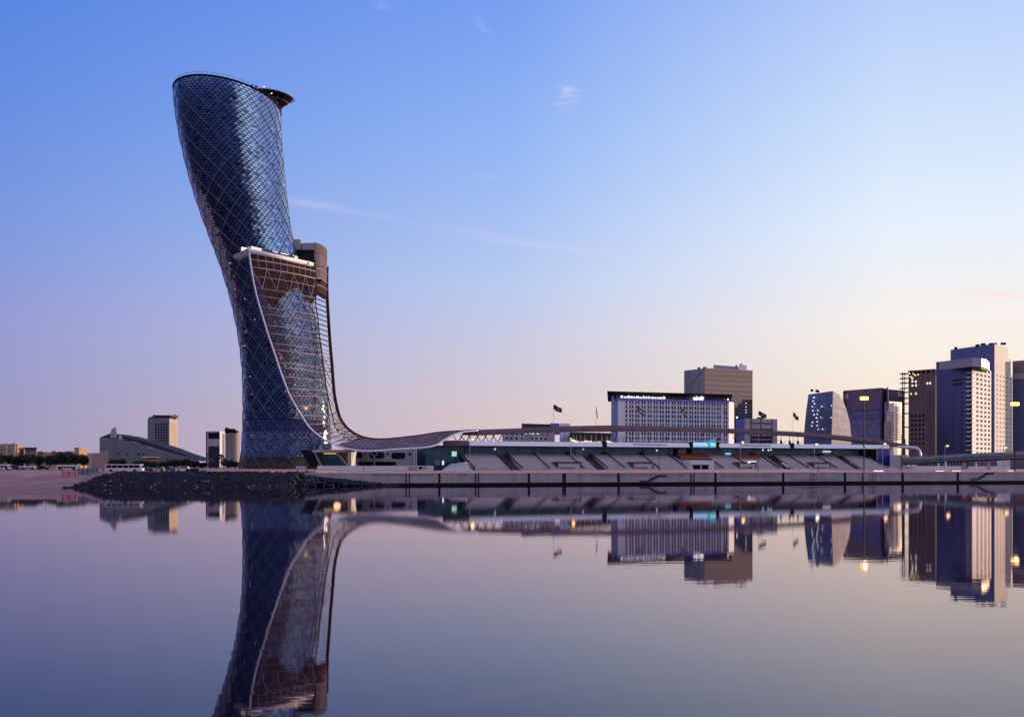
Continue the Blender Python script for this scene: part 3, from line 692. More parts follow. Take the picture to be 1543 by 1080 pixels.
def vomitory(pxa, pxb):
    """an entrance tunnel opening low in the terraces"""
    va, vb = -9.2, -4.2; u0, u1 = gs(pxa, vb), gs(pxb, va); z0, z1 = ZB + .1, ZB + 2.75; mb_ = MB()
    mb_.obox(gp(u0, va, z0), gu3 * .35, gv3 * (vb - va), (0, 0, z1 - z0)); mb_.obox(gp(u1 - .35, va, z0), gu3 * .35, gv3 * (vb - va), (0, 0, z1 - z0))
    mb_.obox(gp(u0 + .35, vb - .35, z0), gu3 * (u1 - u0 - .7), gv3 * .35, (0, 0, z1 - z0))
    o_ = mb_.build('vomitory', M['voidstep'], stand)
    k_ = MB(); k_.obox(gp(u0 + .4, va + .3, z0 - .3), gu3 * (u1 - u0 - .8), gv3 * (vb - va - .8), (0, 0, 2.2)); k_.build('landing', M['seat'], o_)
    k_ = MB(); k_.obox(gp(u0 + 1.2, va + .1, z0 - .8), gu3 * (u1 - u0) * .6, gv3 * .15, (0, 0, 1.2)); k_.build('doorway', M['brickrust'], o_)
for a, b_ in ((832, 876), (945, 985), (1104, 1140), (1216, 1252)): vomitory(a, b_)
# orange seating above the centre entrance and the entrance itself
for a, b_, v0, v1 in ((1022, 1066, 0, 4.6), (1106, 1142, .2, 3.6)):
    mb = MB()
    for k in range(5):
        q0 = v0 + (v1 - v0) * k / 5; zq = ZB + (ZT - ZB) * (q0 - VB) / (VT - VB)
        mb.obox(gp(gs(a, 2), q0, zq + .25), gu3 * (gs(b_, 2) - gs(a, 2)), gv3 * (v1 - v0) / 6, (0, 0, .75))
    mb.build('seating_row', M['brickrust'], stand, fix=False)
mb = MB(); gbox(mb, 1040, 1076, -9.4, -4, ZB - .6, ZB + 3.4); eb = mb.build('entrance_block', M['offwhite'], stand)
mb = MB(); gbox(mb, 1045, 1055.5, -9.7, -9.45, ZB - .55, ZB + 1.5); mb.build('doorway', M['brown'], eb); mb = MB(); gbox(mb, 1058, 1067.5, -9.7, -9.45, ZB - .55, ZB + 1.5); mb.build('doorway', M['brown'], eb)
mb = MB(); gbox(mb, 1043, 1069, -9.9, -9.45, ZB + 1.6, ZB + 2.1); mb.build('cream_lintel', M['cream'], eb)  # plain cream lintel over the doorways
mb = MB(); gbox(mb, 1127, 1139.5, -5.2, -5, ZB + 2.4, ZB + 3.1); mb.build('light_panel', M['litcool'], stand)
# teal glazing, soffit, roof and the fascia in bays
mb = MB(); gbox(mb, 690, 1303, 5.3, 6.0, 7.5, 13.55, 5.3); mb.build('glass_front', M['teal'], stand)
mb = MB(); gbox(mb, 641, 689, 5.0, 14, 3.9, 13.4, 5.0); mb.build('glass_end_block', M['teal'], stand)
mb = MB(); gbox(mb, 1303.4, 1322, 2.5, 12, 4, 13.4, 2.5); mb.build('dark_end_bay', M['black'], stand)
M['bluepanel'] = mat('blue_panel', (.02, .05, .24), .35, 0, .35, .15)
mb = MB(); gbox(mb, 1322.5, 1340.5, -2.5, -2.1, 5.2, 13.6, -2.5); bp_ = mb.build('blue_hoarding', M['bluepanel'], stand)
mb = MB()
for (a, b_, z0, z1) in ((1321.9, 1322.5, 5.2, 13.9), (1340.5, 1341.1, 4.2, 13.9), (1321.9, 1341.1, 13.6, 13.9)): gbox(mb, a, b_, -2.6, -2.0, z0, z1)
mb.build('frame', M['mauve'], bp_)
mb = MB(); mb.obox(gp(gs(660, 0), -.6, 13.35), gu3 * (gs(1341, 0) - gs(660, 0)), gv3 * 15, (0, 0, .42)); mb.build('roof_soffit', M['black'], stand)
mb = MB(); mb.obox(gp(gs(707, 0), -.3, 13.8), gu3 * (gs(1341, 0) - gs(707, 0)), gv3 * 14, (0, 0, 1.4)); mb.build('roof_slab', M['dark'], stand)
for a, b_ in ((707, 907.5), (914.5, 1039), (1084, 1190.5), (1197, 1301), (1303.2, 1340.5)):
    mb = MB(); u0, u1 = gs(a, -.75), gs(b_, -.75)
    pr_ = [(-.95, 13.72), (-.95, 13.9), (-.25, 15.55), (-.05, 15.55), (-.05, 13.72)]
    f_, g_ = [gp(u0, v_, z_) for v_, z_ in pr_], [gp(u1, v_, z_) for v_, z_ in pr_]
    mb.poly(f_); mb.poly(g_[::-1]); mb.loft([f_, g_], closed=True); mb.loft([[f_[-1], f_[0]], [g_[-1], g_[0]]]) if False else None; mb.build('fascia', M['white'], stand)
for a, b_ in ((907.5, 914.5), (1039, 1044.5), (1079, 1084), (1190.5, 1197)):
    mb = MB(); gbox(mb, a, b_, -.6, .6, 13.4, 15.9, -.6); mb.build('fascia_pier', M['dark'], stand)
mb = MB(); gbox(mb, 1044.8, 1078.7, -.8, -.35, 13.7, 15.8, -.8); bb = mb.build('screen', M['cyan'], stand); bb['label'] = 'glowing cyan advertising screen'
mb = MB(); c0 = gpp(1071.5, -.95, 15.3)
pts = []
for k in range(13):
    t_ = R(60 + k * 20); pts.append(c0 + gu3 * math.cos(t_) * (1.75) + Vector((0, 0, math.sin(t_) * 1.75)))
for k in range(12, -1, -1):
    t_ = R(60 + k * 20); pts.append(c0 + gu3 * (math.cos(t_) * .95 + .35) + Vector((0, 0, math.sin(t_) * 1.15 + .1)))
pts += [c0 + gu3 * 1.4 + Vector((0, 0, 2.1)), c0 + gu3 * 2.3 + Vector((0, 0, 2.4))][:0]
mb.poly(pts); mb.poly([c0 + gu3 * .2 + Vector((0, 0, .4)), c0 + gu3 * 1.6 + Vector((0, 0, 1.0)), c0 + gu3 * 2.2 + Vector((0, 0, 2.5)), c0 + gu3 * .7 + Vector((0, 0, 1.9))])
mb.build('emblem', M['cyandeep'], bb, fix=False)
mb = MB(); gbox(mb, 1044.8, 1078.7, -.86, -.8, 13.7, 14.3, -.86); mb.build('screen_base', M['white'], bb)
def text(name, s, px, v, z, size, m_, parent, rotz, width=None, bold=0):
    cu = bpy.data.curves.new(name, 'FONT'); cu.body = s; cu.size = size; cu.extrude = .03; cu.offset = bold; cu.align_x = 'LEFT'
    tmp = bpy.data.objects.new(name + '_tmp', cu); COL.objects.link(tmp); bpy.context.view_layer.update()
    me = bpy.data.meshes.new_from_object(tmp.evaluated_get(bpy.context.evaluated_depsgraph_get())); COL.objects.unlink(tmp); bpy.data.objects.remove(tmp)
    o_ = bpy.data.objects.new(name, me); COL.objects.link(o_); me.materials.clear(); me.materials.append(m_)
    xs_ = [q_.co.x for q_ in me.vertices]; w0 = max(xs_) - min(xs_)
    o_.rotation_euler = (R(90), 0, rotz)
    if width: o_.scale = (width / w0, 1, 1)
    return o_
def fascia_text(s, px0, px1, size):
    u0, u1 = gs(px0, -.8), gs(px1, -.8); o_ = text('lettering', s, 0, 0, 0, size, M['black'], stand, GA, u1 - u0)
    o_.parent = stand; o_.location = gp(u0, -.78, 14.5) - Vector(stand.location); o_.rotation_euler = (R(90 - 23), 0, GA)
fascia_text('Abu Dhabi National Exhibitions', 954, 1005, .95); fascia_text('Abu Dhabi National Exhibitions Co.', 1115, 1162, .95)
# small lights and lumps of equipment under the roof
for px, z in ((746, 12.3), (879, 12.4), (990, 12.2), (1158, 12.6), (1162, 12.8), (1150, 12.7)): mb = MB(); gbox(mb, px - .8, px + .8, 5.0, 5.25, z, z + .6); mb.build('wall_light', M['litcool'], stand)
mb = MB(); gbox(mb, 1094, 1101.5, 4.6, 5.2, 10.9, 11.6); mb.build('stand_screen', M['cyan'], stand)
mb = MB(); gbox(mb, 1241, 1252, 4.6, 5.2, 12.2, 12.7); mb.build('lit_strip', M['litwin'], stand)
for px, z in ((1136, 10.9), (1239, 10.9), (1228, 10.7), (913, 11.0), (969, 10.9), (857, 11.0)): mb = MB(); gbox(mb, px - 2, px + 2, 3.8, 5.0, z - .3, z + .7); mb.build('speaker_box', M['black'], stand)
mb = MB(); gbox(mb, 1015, 1022, 5.0, 5.28, 10.6, 13.4); mb.build('wall_pier', M['brown'], stand)
mb = MB(); gbox(mb, 1035, 1043, 5.0, 5.28, 10.6, 13.4); mb.build('wall_pier', M['brown'], stand)
mb = MB(); gbox(mb, 1295, 1302, 4.8, 5.28, 11.2, 13.4); mb.build('wall_pier', M['brown'], stand)
mb = MB(); gbox(mb, 1022, 1034, 5.0, 5.26, 10.8, 13.0); mb.build('window', M['grey'], stand); mb = MB(); gbox(mb, 868, 880, 5.0, 5.26, 10.8, 12.8); mb.build('window', M['grey'], stand)
for px in (700, 968, 1008, 1083): mb = MB(); gbox(mb, px, px + .6, 5.1, 5.28, 10.6, 13.5); mb.build('glazing_post', M['dark'], stand)
# windows in the teal end block
mb = MB(); gbox(mb, 681, 688, 4.8, 4.99, 9.7, 11.6); mb.build('lit_window', mat('lit_window_green', (.3, .5, .4), .5, 0, 0, emit=(.45, .85, .66), es=.8), stand)
mb = MB(); gbox(mb, 666.5, 669, 4.8, 4.99, 6.4, 8.0); mb.build('lit_window', M['litwin'], stand)
mb = MB(); gbox(mb, 654.5, 663, 4.8, 4.99, 6.2, 8.2); mb.build('window', M['grey'], stand)
# low flank ramp left of the terraces
mb = MB(); z0 = 3.95
p_ = [gpp(664, -11.5, z0), gpp(716, -11.5, z0), gpp(698, -3, 7.0), gpp(680, -3, 7.0)]
mb.poly(p_); mb.poly([p_[0], p_[3], gpp(672, -1, z0)]); mb.poly([p_[1], p_[2], gpp(700, -1, z0)]); mb.poly([p_[3], p_[2], gpp(700, -1, z0), gpp(672, -1, z0)]); mb.build('flank_ramp', M['seat'], stand)
mb = MB(); mb.tube([gpp(653, -9.5, 4.6), gpp(680, -3, 7.25)], .25, 4); mb.tube([gpp(680, -3, 7.25), gpp(699, -3, 7.25), gpp(717, -11.6, 4.3)], .2, 4); mb.build('ramp_rail', M['dark'], stand, fix=False)
p_ = [gpp(1339, -10, 4), gpp(1362, -10, 4), gpp(1330, 2, 8.0), gpp(1318, 2, 8.0)]
mb = MB(); mb.poly([gpp(1313, -10.2, 4.0), gpp(1360, -10.2, 4.0), gpp(1312, 1.5, 8.4), gpp(1303.5, 1.5, 9.2)]); mb.poly([gpp(1360, -10.2, 4.0), gpp(1312, 1.5, 8.4), gpp(1318, 1.5, 4.0)]); mb.build('flank_ramp', M['seat'], stand)
# dark screens left of the fascia, under the canopy
mb = MB(); gbox(mb, 668, 706, -.2, .4, 13.8, 15.7); mb.build('roof_edge_panel', M['ribbon'], stand)

# ------------------------------------------------------------------ ribbon canopy over the grandstand
RB = [(700, 648.6, 655.5), (720, 647.3, 656), (787, 644.8, 653), (849, 642, 651), (919.5, 640.6, 650.3), (946, 641.3, 650), (1012, 643, 650.5), (1078, 644.6, 651.5), (1144.6, 647.5, 654.3), (1210, 651, 657.5), (1274, 656.5, 662.8), (1321, 662, 668.3), (1359, 668, 674), (1372, 671.5, 676.8), (1384, 676.5, 680)]
can = thing('ribbon_canopy', 'long thin mauve ribbon canopy curving above the grandstand roof', 'canopy', tuple(gpp(1000, 6, 20)))
rings = []
for k in range(97):
    px = 700 + (1384 - 700) * k / 96
    t1 = spl([(a, b_) for a, b_, _ in RB], px); t2 = spl([(a, c_) for a, _, c_ in RB], px)
    u = gs(px, 3.5); p = gp(u, 3.5, 0); zt, zb = Z(t1, p.y), Z(t2, p.y)
    w_ = min(1, (k + 3) / 12) * min(1, (97 - k) / 8)
    rings.append([gp(u, 3.5, zb), gp(u, 3.35, lerp(zb, zt, .5)), gp(u, 3.45, zt), gp(u, 4.2 + 3.5 * w_, zt - .25), gp(u, 4.2 + 8 * w_, zt - 1.1), gp(u, 4.0 + 7 * w_, zb + .2), gp(u, 3.6 + 2 * w_, zb + .03)])
mb = MB(); mb.loft(rings, closed=True)
for q in (rings[0][::-1], rings[-1]): mb.poly(q)
for f_ in range(len(mb.u)):
    mb.u[f_] = [(mb.v[i].x * 1.05, mb.v[i].z) for i in mb.f[f_]]
mb.build('canopy_shell', M['ribbon'], can, smooth=False)
mb = MB(); mb.tube([P(1352, 673.2, 534), P(1372, 673.5, 536), P(1381, 674.5, 537), P(1385.5, 678, 537), P(1387, 684, 537), P(1387, 692, 537)], .55, 6); mb.build('end_tube', M['tube'], can, smooth=True)
for px in list(range(690, 756, 12)) + list(range(770, 1180, 26)):
    u = gs(px, 4.5); p = gp(u, 4.5, 0); zb = Z(spl([(a, c_) for a, _, c_ in RB], px), p.y)
    lean = 2.2 if px < 760 else 1.4
    mb = MB(); mb.tube([gp(u, 4.5, 15.1), gp(u + lean, 5, zb + .2)], .22 if px < 760 else .10, 4); mb.tube([gp(u, 4.5, 15.1), gp(u - lean, 5, zb + .2)], .16 if px < 760 else .08, 4); mb.build('canopy_strut', M['dark'], can)
for px in (1176.5, 1189.5, 1202):
    u = gs(px, 4.5); p = gp(u, 4.5, 0); mb = MB(); mb.obox(gp(u, 4.5, 15.1), gu3 * .75, gv3 * .7, (0, 0, 2.0)); mb.tube([gp(u + .4, 4.8, 17), gp(u + .4, 5, 20)], .12, 4); mb.tube([gp(u + .5, 4.6, 15.4), gp(u + 2.9, 4.6, 16.9)], .09, 4); mb.build('canopy_column', M['dark'], can)
mb = MB(); mb.tube([gpp(px, 2.8, 17.3 + (px - 1172) * -.004) for px in range(1118, 1180, 10)], .05, 4); mb.build('cable', M['dark'], can)

# ------------------------------------------------------------------ buildings: helpers
def bld(name, label, cat, foot, ztop, m_, group=None, z0=4.0, part='wall', mt=None):
    pts = [G(*p) for p in foot]; root = thing(name, label, cat, (pts[0].x, pts[0].y, 4.8), group)
    mb_ = MB(); mb_.prism(pts, z0, ztop, 0, 1 if mt else None); mb_.build(part, [M[m_], M[mt]] if mt else M[m_], root)
    return root, pts
def block(root, name, foot, z0, z1, m_, mt=None):
    mb_ = MB(); mb_.prism([G(*p) for p in foot], z0, z1, 0, 1 if mt else None); return mb_.build(name, [M[m_], M[mt]] if mt else M[m_], root)
WCACHE = {}
def window_mesh(w_, h_, glass_, frame_, double=False, fw=.12):
    key = (round(w_, 2), round(h_, 2), glass_.name, frame_.name, double, fw)
    if key in WCACHE: return WCACHE[key]
    m_ = MB()
    m_.obox((-w_ / 2 + fw, -.05, fw), (w_ - 2 * fw, 0, 0), (0, .08, 0), (0, 0, h_ - 2 * fw), 0)
    for o_, a, c_ in (((-w_ / 2, -.12, 0), (w_, 0, 0), (0, 0, fw)), ((-w_ / 2, -.12, h_ - fw), (w_, 0, 0), (0, 0, fw)), ((-w_ / 2, -.12, fw), (fw, 0, 0), (0, 0, h_ - 2 * fw)), ((w_ / 2 - fw, -.12, fw), (fw, 0, 0), (0, 0, h_ - 2 * fw))):
        m_.obox(o_, a, (0, .15, 0), c_, 1)
    if double: m_.obox((-w_ * .09, -.12, fw), (w_ * .18, 0, 0), (0, .15, 0), (0, 0, h_ - 2 * fw), 1)
    tmp = m_.build('window', [glass_, frame_]); me = tmp.data; bpy.data.objects.remove(tmp); WCACHE[key] = me; return me
def windows(root, A_, B_, cols, zs_, w_, h_, glass_, frame_, double=False, cap=100, name='window', skip=0, lit=0, litm=None, fw=.12):
    """one object per window on the wall from A_ to B_ (2-D points, left to right as seen); cols are distances from A_"""
    d = (B_ - A_).normalized(); ang = math.atan2(d.y, d.x); off = origin(root); n_ = Vector((d.y, -d.x)); rest = []
    rn = random.Random(len(cols) * 131 + len(zs_)); cnt = sum(1 for o_ in bpy.data.objects if o_.parent == root and o_.name.split('.')[0] == name)
    for z in sorted(zs_, reverse=True):
        for s_ in cols:
            if skip and rn.random() < skip: continue
            g_ = litm if lit and rn.random() < lit else glass_
            if isinstance(g_, (list, tuple)): g_ = rn.choice(g_)
            me = window_mesh(w_, h_, g_, frame_, double, fw); p = A_ + d * s_ + n_ * .012
            if cnt >= cap: rest.append((me, p, z)); continue
            o_ = bpy.data.objects.new(name, me); COL.objects.link(o_); o_.parent = root; o_.location = Vector((p.x, p.y, z)) - off; o_.rotation_euler = (0, 0, ang); cnt += 1
    if rest:
        m_ = MB(); mats = []; rot = Matrix.Rotation(ang, 3, 'Z')
        for me, p, z in rest:
            k = len(m_.v); m_.v += [rot @ v.co + Vector((p.x, p.y, z)) for v in me.vertices]
            ids = []
            for q_ in me.materials:
                if q_ not in mats: mats.append(q_)
                ids.append(mats.index(q_))
            for f_ in me.polygons: m_.f.append([k + i for i in f_.vertices]); m_.m.append(ids[f_.material_index]); m_.u.append([(0, 0)] * len(f_.vertices))
        o_ = m_.build(name, mats, root, fix=False); o_['kind'] = 'stuff'
def on(A_, B_, px):
    d = (B_ - A_).normalized(); k = (px - 771.5) / F; return (k * A_.y - A_.x) / (d.x - k * d.y)
def fpt(A_, B_, px, out=0):
    d = (B_ - A_).normalized(); n_ = Vector((d.y, -d.x)); return A_ + d * on(A_, B_, px) + n_ * out
def strip(root, name, A_, B_, px0, px1, z0, z1, m_, dep=.2, out=.02):
    """a flat panel, band or fin on a wall"""
    d = (B_ - A_).normalized(); n_ = Vector((d.y, -d.x)); a, b_ = fpt(A_, B_, px0, out + dep), fpt(A_, B_, px1, out + dep); mb_ = MB()
    mb_.obox((a.x, a.y, z0), (*(b_ - a), 0), (*(-n_ * dep), 0), (0, 0, z1 - z0)); return mb_.build(name, M[m_] if isinstance(m_, str) else m_, root)

# ------------------------------------------------------------------ hotel behind the grandstand
hz = Z(600, 600)
hotel, _p = bld('hotel', 'wide white hotel block with rows of paired windows and a lit rooftop sign', 'hotel', [(931, 600), (1098.3, 628), (1106, 641), (1085, 690), (932, 680)], hz, 'hotelwall')
HA, HB = G(931, 600), G(1098.3, 628)
block(hotel, 'end_wall', [(921, 628), (930.9, 600.3), (931.8, 679), (922, 679)], 4, Z(592.5, 605), 'hotelblue')
cen = [943.7] + [900 + z / 6.709 for z in (343, 405, 467, 528, 590, 651, 709, 771, 831, 892, 949, 1005, 1062, 1119, 1174, 1229, 1294)]
rows = [38.8 - .85 - 2.31 * k for k in range(11)]
windows(hotel, HA, HB, [on(HA, HB, p) for p in cen[1:]], rows, 2.65, 1.8, [M['winblue'], M['winblue'], M['winblue'], M['winpurple'], M['winpale']], M['hotelwall'], True, fw=.05)
windows(hotel, HA, HB, [on(HA, HB, cen[0])], rows, 1.1, 1.8, M['winblue'], M['hotelwall'], fw=.05, name='narrow_window')
mb = MB(); d_ = (HB - HA).normalized(); n_ = Vector((d_.y, -d_.x))
for k in range(11):
    z = 38.8 - 1.16 - 2.31 * k + .02; a, b_ = fpt(HA, HB, 940, .14), fpt(HA, HB, 1098, .14); mb.obox((a.x, a.y, z), (*(b_ - a), 0), (*(-n_ * .12), 0), (0, 0, .2))
for c_ in [939.5] + [(a + b_) / 2 for a, b_ in zip(cen, cen[1:])]:
    a = fpt(HA, HB, c_, .18); mb.obox((a.x, a.y, 5), (*(d_ * .24), 0), (*(-n_ * .17), 0), (0, 0, 34.6))
mb.build('facade_grid', M['hotelwall'], hotel)
strip(hotel, 'parapet_band', HA, HB, 931, 1098.3, hz - 1.2, hz + .25, 'violet', .15)
block(hotel, 'penthouse', [(926, 608), (1095, 636), (1095, 680), (926, 680)], hz + .02, 43.35, 'glassdark')
block(hotel, 'roof_canopy', [(915, 598), (1103.5, 626), (1101, 680), (916, 680)], 43.4, 44.3, 'dark')
PA, PB = G(926, 608), G(1095, 636)
x_ = 935.0; rn = random.Random(5)
while x_ < 1001:
    w_ = rn.uniform(2.6, 4.6); strip(hotel, 'lit_window', PA, PB, x_, x_ + w_, hz + .45 + rn.uniform(0, .35), hz + 1.6 + rn.uniform(0, .5), 'litcool', .06); x_ += w_ + rn.uniform(.5, 1.3)
for px in (1006, 1011, 1018): strip(hotel, 'window', PA, PB, px, px + 1.4, hz + .3, hz + 2, 'maroon', .06)
strip(hotel, 'sign_board', PA, PB, 1024, 1094, hz + .1, 43.2, 'hotelblue', .05)
o_ = text('sign_lettering', 'aloft', 0, 0, 0, 4.0, M['signwhite'], hotel, math.atan2((PB - PA).y, (PB - PA).x), X(1061, 628) - X(1042, 628), .16)
q_ = fpt(PA, PB, 1043, 1.2); o_.parent = hotel; o_.location = Vector((q_.x, q_.y, hz + .15)) - origin(hotel); o_['label'] = 'glowing white rooftop name sign'
mb = MB(); q_ = fpt(HA, HB, 1096, .6); mb.obox((q_.x - .4, q_.y - .3, hz + .6), (.8, 0, 0), (0, .4, 0), (0, 0, .8)); mb.build('roof_lamp', M['lampcool'], hotel)

# gold glass office tower behind it
M['goldglass'] = panel_mat('gold_cladding', (.68, .45, .27), (.42, .28, .18), 60, 3.2, .55, 0, .10, .35)
M['goldside'] = panel_mat('gold_side_glass', (.34, .29, .28), (.16, .13, .15), 3, 60, .12, .5, .22, .12, tilt=.3)
M['roofgrey'] = mat('roof_plant_grey', (.30, .29, .36), .7, 0, .1, .2)
gold, _p = bld('office_tower', 'square gold banded office tower rising behind the white hotel', 'office tower', [(1061.5, 745), (1134, 764), (1130, 830), (1040, 830)], Z(554.2, 745), 'goldglass')
block(gold, 'glass_side', [(1030.8, 765), (1061.3, 745.2), (1061, 829), (1034, 829)], 4, Z(554.6, 745), 'goldside')
block(gold, 'plant_room', [(1075, 765), (1113, 780), (1110, 810), (1075, 810)], 66, Z(550.5, 770), 'roofgrey')
block(gold, 'lift_housing', [(1113.3, 770), (1125, 774), (1125, 800), (1113.3, 800)], 66, Z(549.8, 772), 'hotelwall')
for px, py, w_ in ((1052, 553.4, 3), (1060, 553, 5), (1116.5, 547.8, 1.2), (1109, 550, 1.5)): mb = MB(); a = P(px, py + 2.4, 760); mb.obox(a, (w_ * .43, 0, 0), (0, 2, 0), (0, 0, 1.2)); mb.build('roof_equipment', M['dark'], gold)
A_, B_ = G(1030.8, 765), G(1061.3, 745.2); a, b_ = fpt(A_, B_, 1034, .1), fpt(A_, B_, 1060.5, .1)
mb = MB(); mb.tube([(a.x, a.y, Z(585, a.y)), (b_.x, b_.y, Z(557, b_.y))], .3, 4); mb.build('facade_seam', M['tanlight'], gold)
M['lavender'] = mat('lavender_panel', (.34, .31, .38), .5, .1, .06, .15)
M['bluedark'] = panel_mat('dark_blue_glass', (.030, .034, .085), (.05, .05, .10), 2.5, 3.3, .2, .2, .35, .12)
dk, _p = bld('reflection_block', 'dark stepped block standing in for a reflection on the gold tower, right of the white hotel', 'office block', [(1107, 700), (1134, 705), (1134, 742), (1107, 742)], Z(612, 692), 'bluedark')  # solid block built in place of a dark reflection in the gold facade
block(dk, 'upper_storey', [(1112, 702), (1133.8, 706), (1133.8, 740), (1112, 740)], Z(612, 692), Z(606, 692), 'bluedark')
block(dk, 'upper_storey', [(1117.5, 704), (1133.6, 707), (1133.6, 738), (1117.5, 738)], Z(606, 692), Z(600, 692), 'bluedark')
A_, B_ = G(1107, 700), G(1134, 705)
windows(dk, A_, B_, [on(A_, B_, p) for p in (1124,)], [Z(y, 692) for y in (607, 612.5, 617, 621)], 1.0, .8, M['litcool'], M['dark'])
low, _p = bld('low_office', 'low grey panelled office between the white hotel and the open sky', 'office', [(1122, 690), (1171.3, 700), (1171, 735), (1115, 735)], Z(630.3, 690), 'grey')
block(low, 'side_wing', [(1108.5, 698), (1121.9, 690.3), (1121.5, 734), (1110, 734)], 4, Z(631.2, 690), 'hotelblue')
LA, LB = G(1122, 690), G(1171.3, 700)
for y0, y1 in ((637, 638.6), (646, 648), (656.5, 661), (663, 667)): strip(low, 'window_band', LA, LB, 1132, 1162.5, Z(y1, 695), Z(y0, 695), 'winblue', .08)
for px in (1131, 1146, 1162.8): strip(low, 'pilaster', LA, LB, px, px + .8, 5, Z(631, 695), 'slateroof', .3)
mb = MB(); q_ = P(1109.5, 629.8, 692); mb.obox(q_, (.9, 0, 0), (0, .4, 0), (0, 0, .9)); mb.build('roof_lamp', M['lampcool'], low)
block(low, 'roof_equipment', [(1140, 705), (1151, 705), (1151, 712), (1140, 712)], Z(630.4, 690), Z(628.6, 705), 'dark')

# restaurant blocks between grandstand roof and ribbon
rst, _p = bld('restaurant_block', 'low blue building with white framed windows behind the grandstand roof', 'building', [(757, 488), (836, 505), (836, 540), (757, 540)], Z(649.5, 492), 'lavender')
RA_, RB_ = G(757, 488), G(836, 505)
windows(rst, RA_, RB_, [on(RA_, RB_, p) for p in (763, 770.5, 778, 786, 801, 808, 815, 822)], [Z(663.6, 495)], 1.9, 1.75, M['winblue'], M['hotelwall'], fw=.22)
windows(rst, RA_, RB_, [on(RA_, RB_, p) for p in (763, 771, 778.5, 786)], [Z(657, 495)], 2.0, 1.5, M['winblue'], M['hotelwall'], fw=.22)
windows(rst, RA_, RB_, [on(RA_, RB_, p) for p in (792, 799, 803, 810)], [Z(654, 495)], 1.2, .6, M['litwin'], M['hotelwall'], name='lit_window')
block(rst, 'rooftop_block', [(829, 507), (843, 510), (843, 530), (829, 530)], Z(651, 492), Z(637.3, 507), 'hotelblue'); block(rst, 'rooftop_block', [(843.2, 510), (859, 513), (859, 531), (843.2, 531)], Z(664, 492), Z(637.6, 510), 'hotelwall')
block(rst, 'roof', [(786, 500), (833, 510), (829, 534), (786, 534)], Z(649.4, 492), Z(638.5, 505), 'slateroof')
tr_, _p = bld('terrace_restaurant', 'grey roofed open terrace with warm lights left of the white hotel', 'restaurant', [(862, 503), (922, 515), (922, 540), (862, 540)], Z(656.5, 506), 'glassdark')
block(tr_, 'roof', [(859, 500), (921, 513), (921, 541), (859, 541)], Z(656.5, 506), Z(651.5, 506), 'slateroof')
TA_, TB_ = G(862, 500), G(922, 512)
for px in (863, 868, 874, 880, 890, 897, 906, 914, 920): strip(tr_, 'column', TA_, TB_, px, px + .9, 14, Z(656.3, 506), 'tanlight', .25)
x_ = 863.0
while x_ < 920: w_ = rn.uniform(1.2, 4.2); strip(tr_, 'terrace_light', TA_, TB_, x_, x_ + w_, 14.5, Z(665.5 - rn.random() * 1.8, 506), 'litwin', .4, .6); x_ += w_ + rn.uniform(.4, 2)  # glowing strips for the warm lights along the foot of the terrace
for px in (903, 908, 913): mb = MB(); mb.tube([gpp(px + 28, 6, 15.4), gpp(px + 33, 6, 18.4), gpp(px + 38, 6, 15.4)], .12, 4); mb.build('rooftop_frame', M['dark'], tr_)

# ------------------------------------------------------------------ curved blue glass tower, purple complex
def ringtower(name, label, cat, rows_, m1, m2, D1, D2, D3, Dbk):
    pts0 = P(rows_[0][1], rows_[0][0], D1); root = thing(name, label, cat, (pts0.x, D1, 4.8))
    L_, Cc, Rr, K_ = [], [], [], []
    for py, l, c_, r in rows_:
        z = Z(py, D2); L_.append(Vector((X(l, D1), D1, z))); Cc.append(Vector((X(c_, D2), D2, z))); Rr.append(Vector((X(r, D3), D3, z))); K_.append((Vector((X((r + c_) / 2, Dbk), Dbk, z)), Vector((X(l + 4, Dbk), Dbk, z))))
    def sub(a, b_, m_, nm):
        mb_ = MB()
        for i in range(len(a) - 1):
            w0 = (b_[i] - a[i]).length; w1 = (b_[i + 1] - a[i + 1]).length; mb_.poly([a[i], b_[i], b_[i + 1], a[i + 1]], 0, [(0, a[i].z), (w0, b_[i].z), (w1, b_[i + 1].z), (0, a[i + 1].z)])
        return mb_.build(nm, m_, root)
    f1 = sub(L_, Cc, m1, 'glass_front'); sub(Cc, Rr, m2, 'glass_side'); sub(Rr, [k[0] for k in K_], m2, 'back_wall'); sub([k[0] for k in K_], [k[1] for k in K_], m2, 'back_wall'); sub([k[1] for k in K_], L_, m1, 'back_wall')
    mb_ = MB(); mb_.poly([L_[0], Cc[0], Rr[0], K_[0][0], K_[0][1]]); mb_.build('roof', M['slateroof'], root)
    return root, L_, Cc
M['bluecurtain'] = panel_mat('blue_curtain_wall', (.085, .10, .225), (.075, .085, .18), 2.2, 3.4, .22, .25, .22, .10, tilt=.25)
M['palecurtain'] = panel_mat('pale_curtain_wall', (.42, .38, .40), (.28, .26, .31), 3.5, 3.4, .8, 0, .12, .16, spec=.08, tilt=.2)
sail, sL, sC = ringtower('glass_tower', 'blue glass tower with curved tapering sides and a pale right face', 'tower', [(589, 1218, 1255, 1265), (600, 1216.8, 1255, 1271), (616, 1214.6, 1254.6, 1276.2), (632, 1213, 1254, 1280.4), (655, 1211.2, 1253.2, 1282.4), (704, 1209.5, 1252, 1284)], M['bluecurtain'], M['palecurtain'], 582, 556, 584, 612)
def near_wall(px, py):
    z = Z(py, 569); i = min(range(len(sL)), key=lambda q_: abs(sL[q_].z - z)); a, b_ = sL[i], sC[i]
    A2, B2 = Vector((a.x, a.y)), Vector((b_.x, b_.y)); p = fpt(A2, B2, px, .55); return Vector((p.x, p.y, Z(py, p.y)))
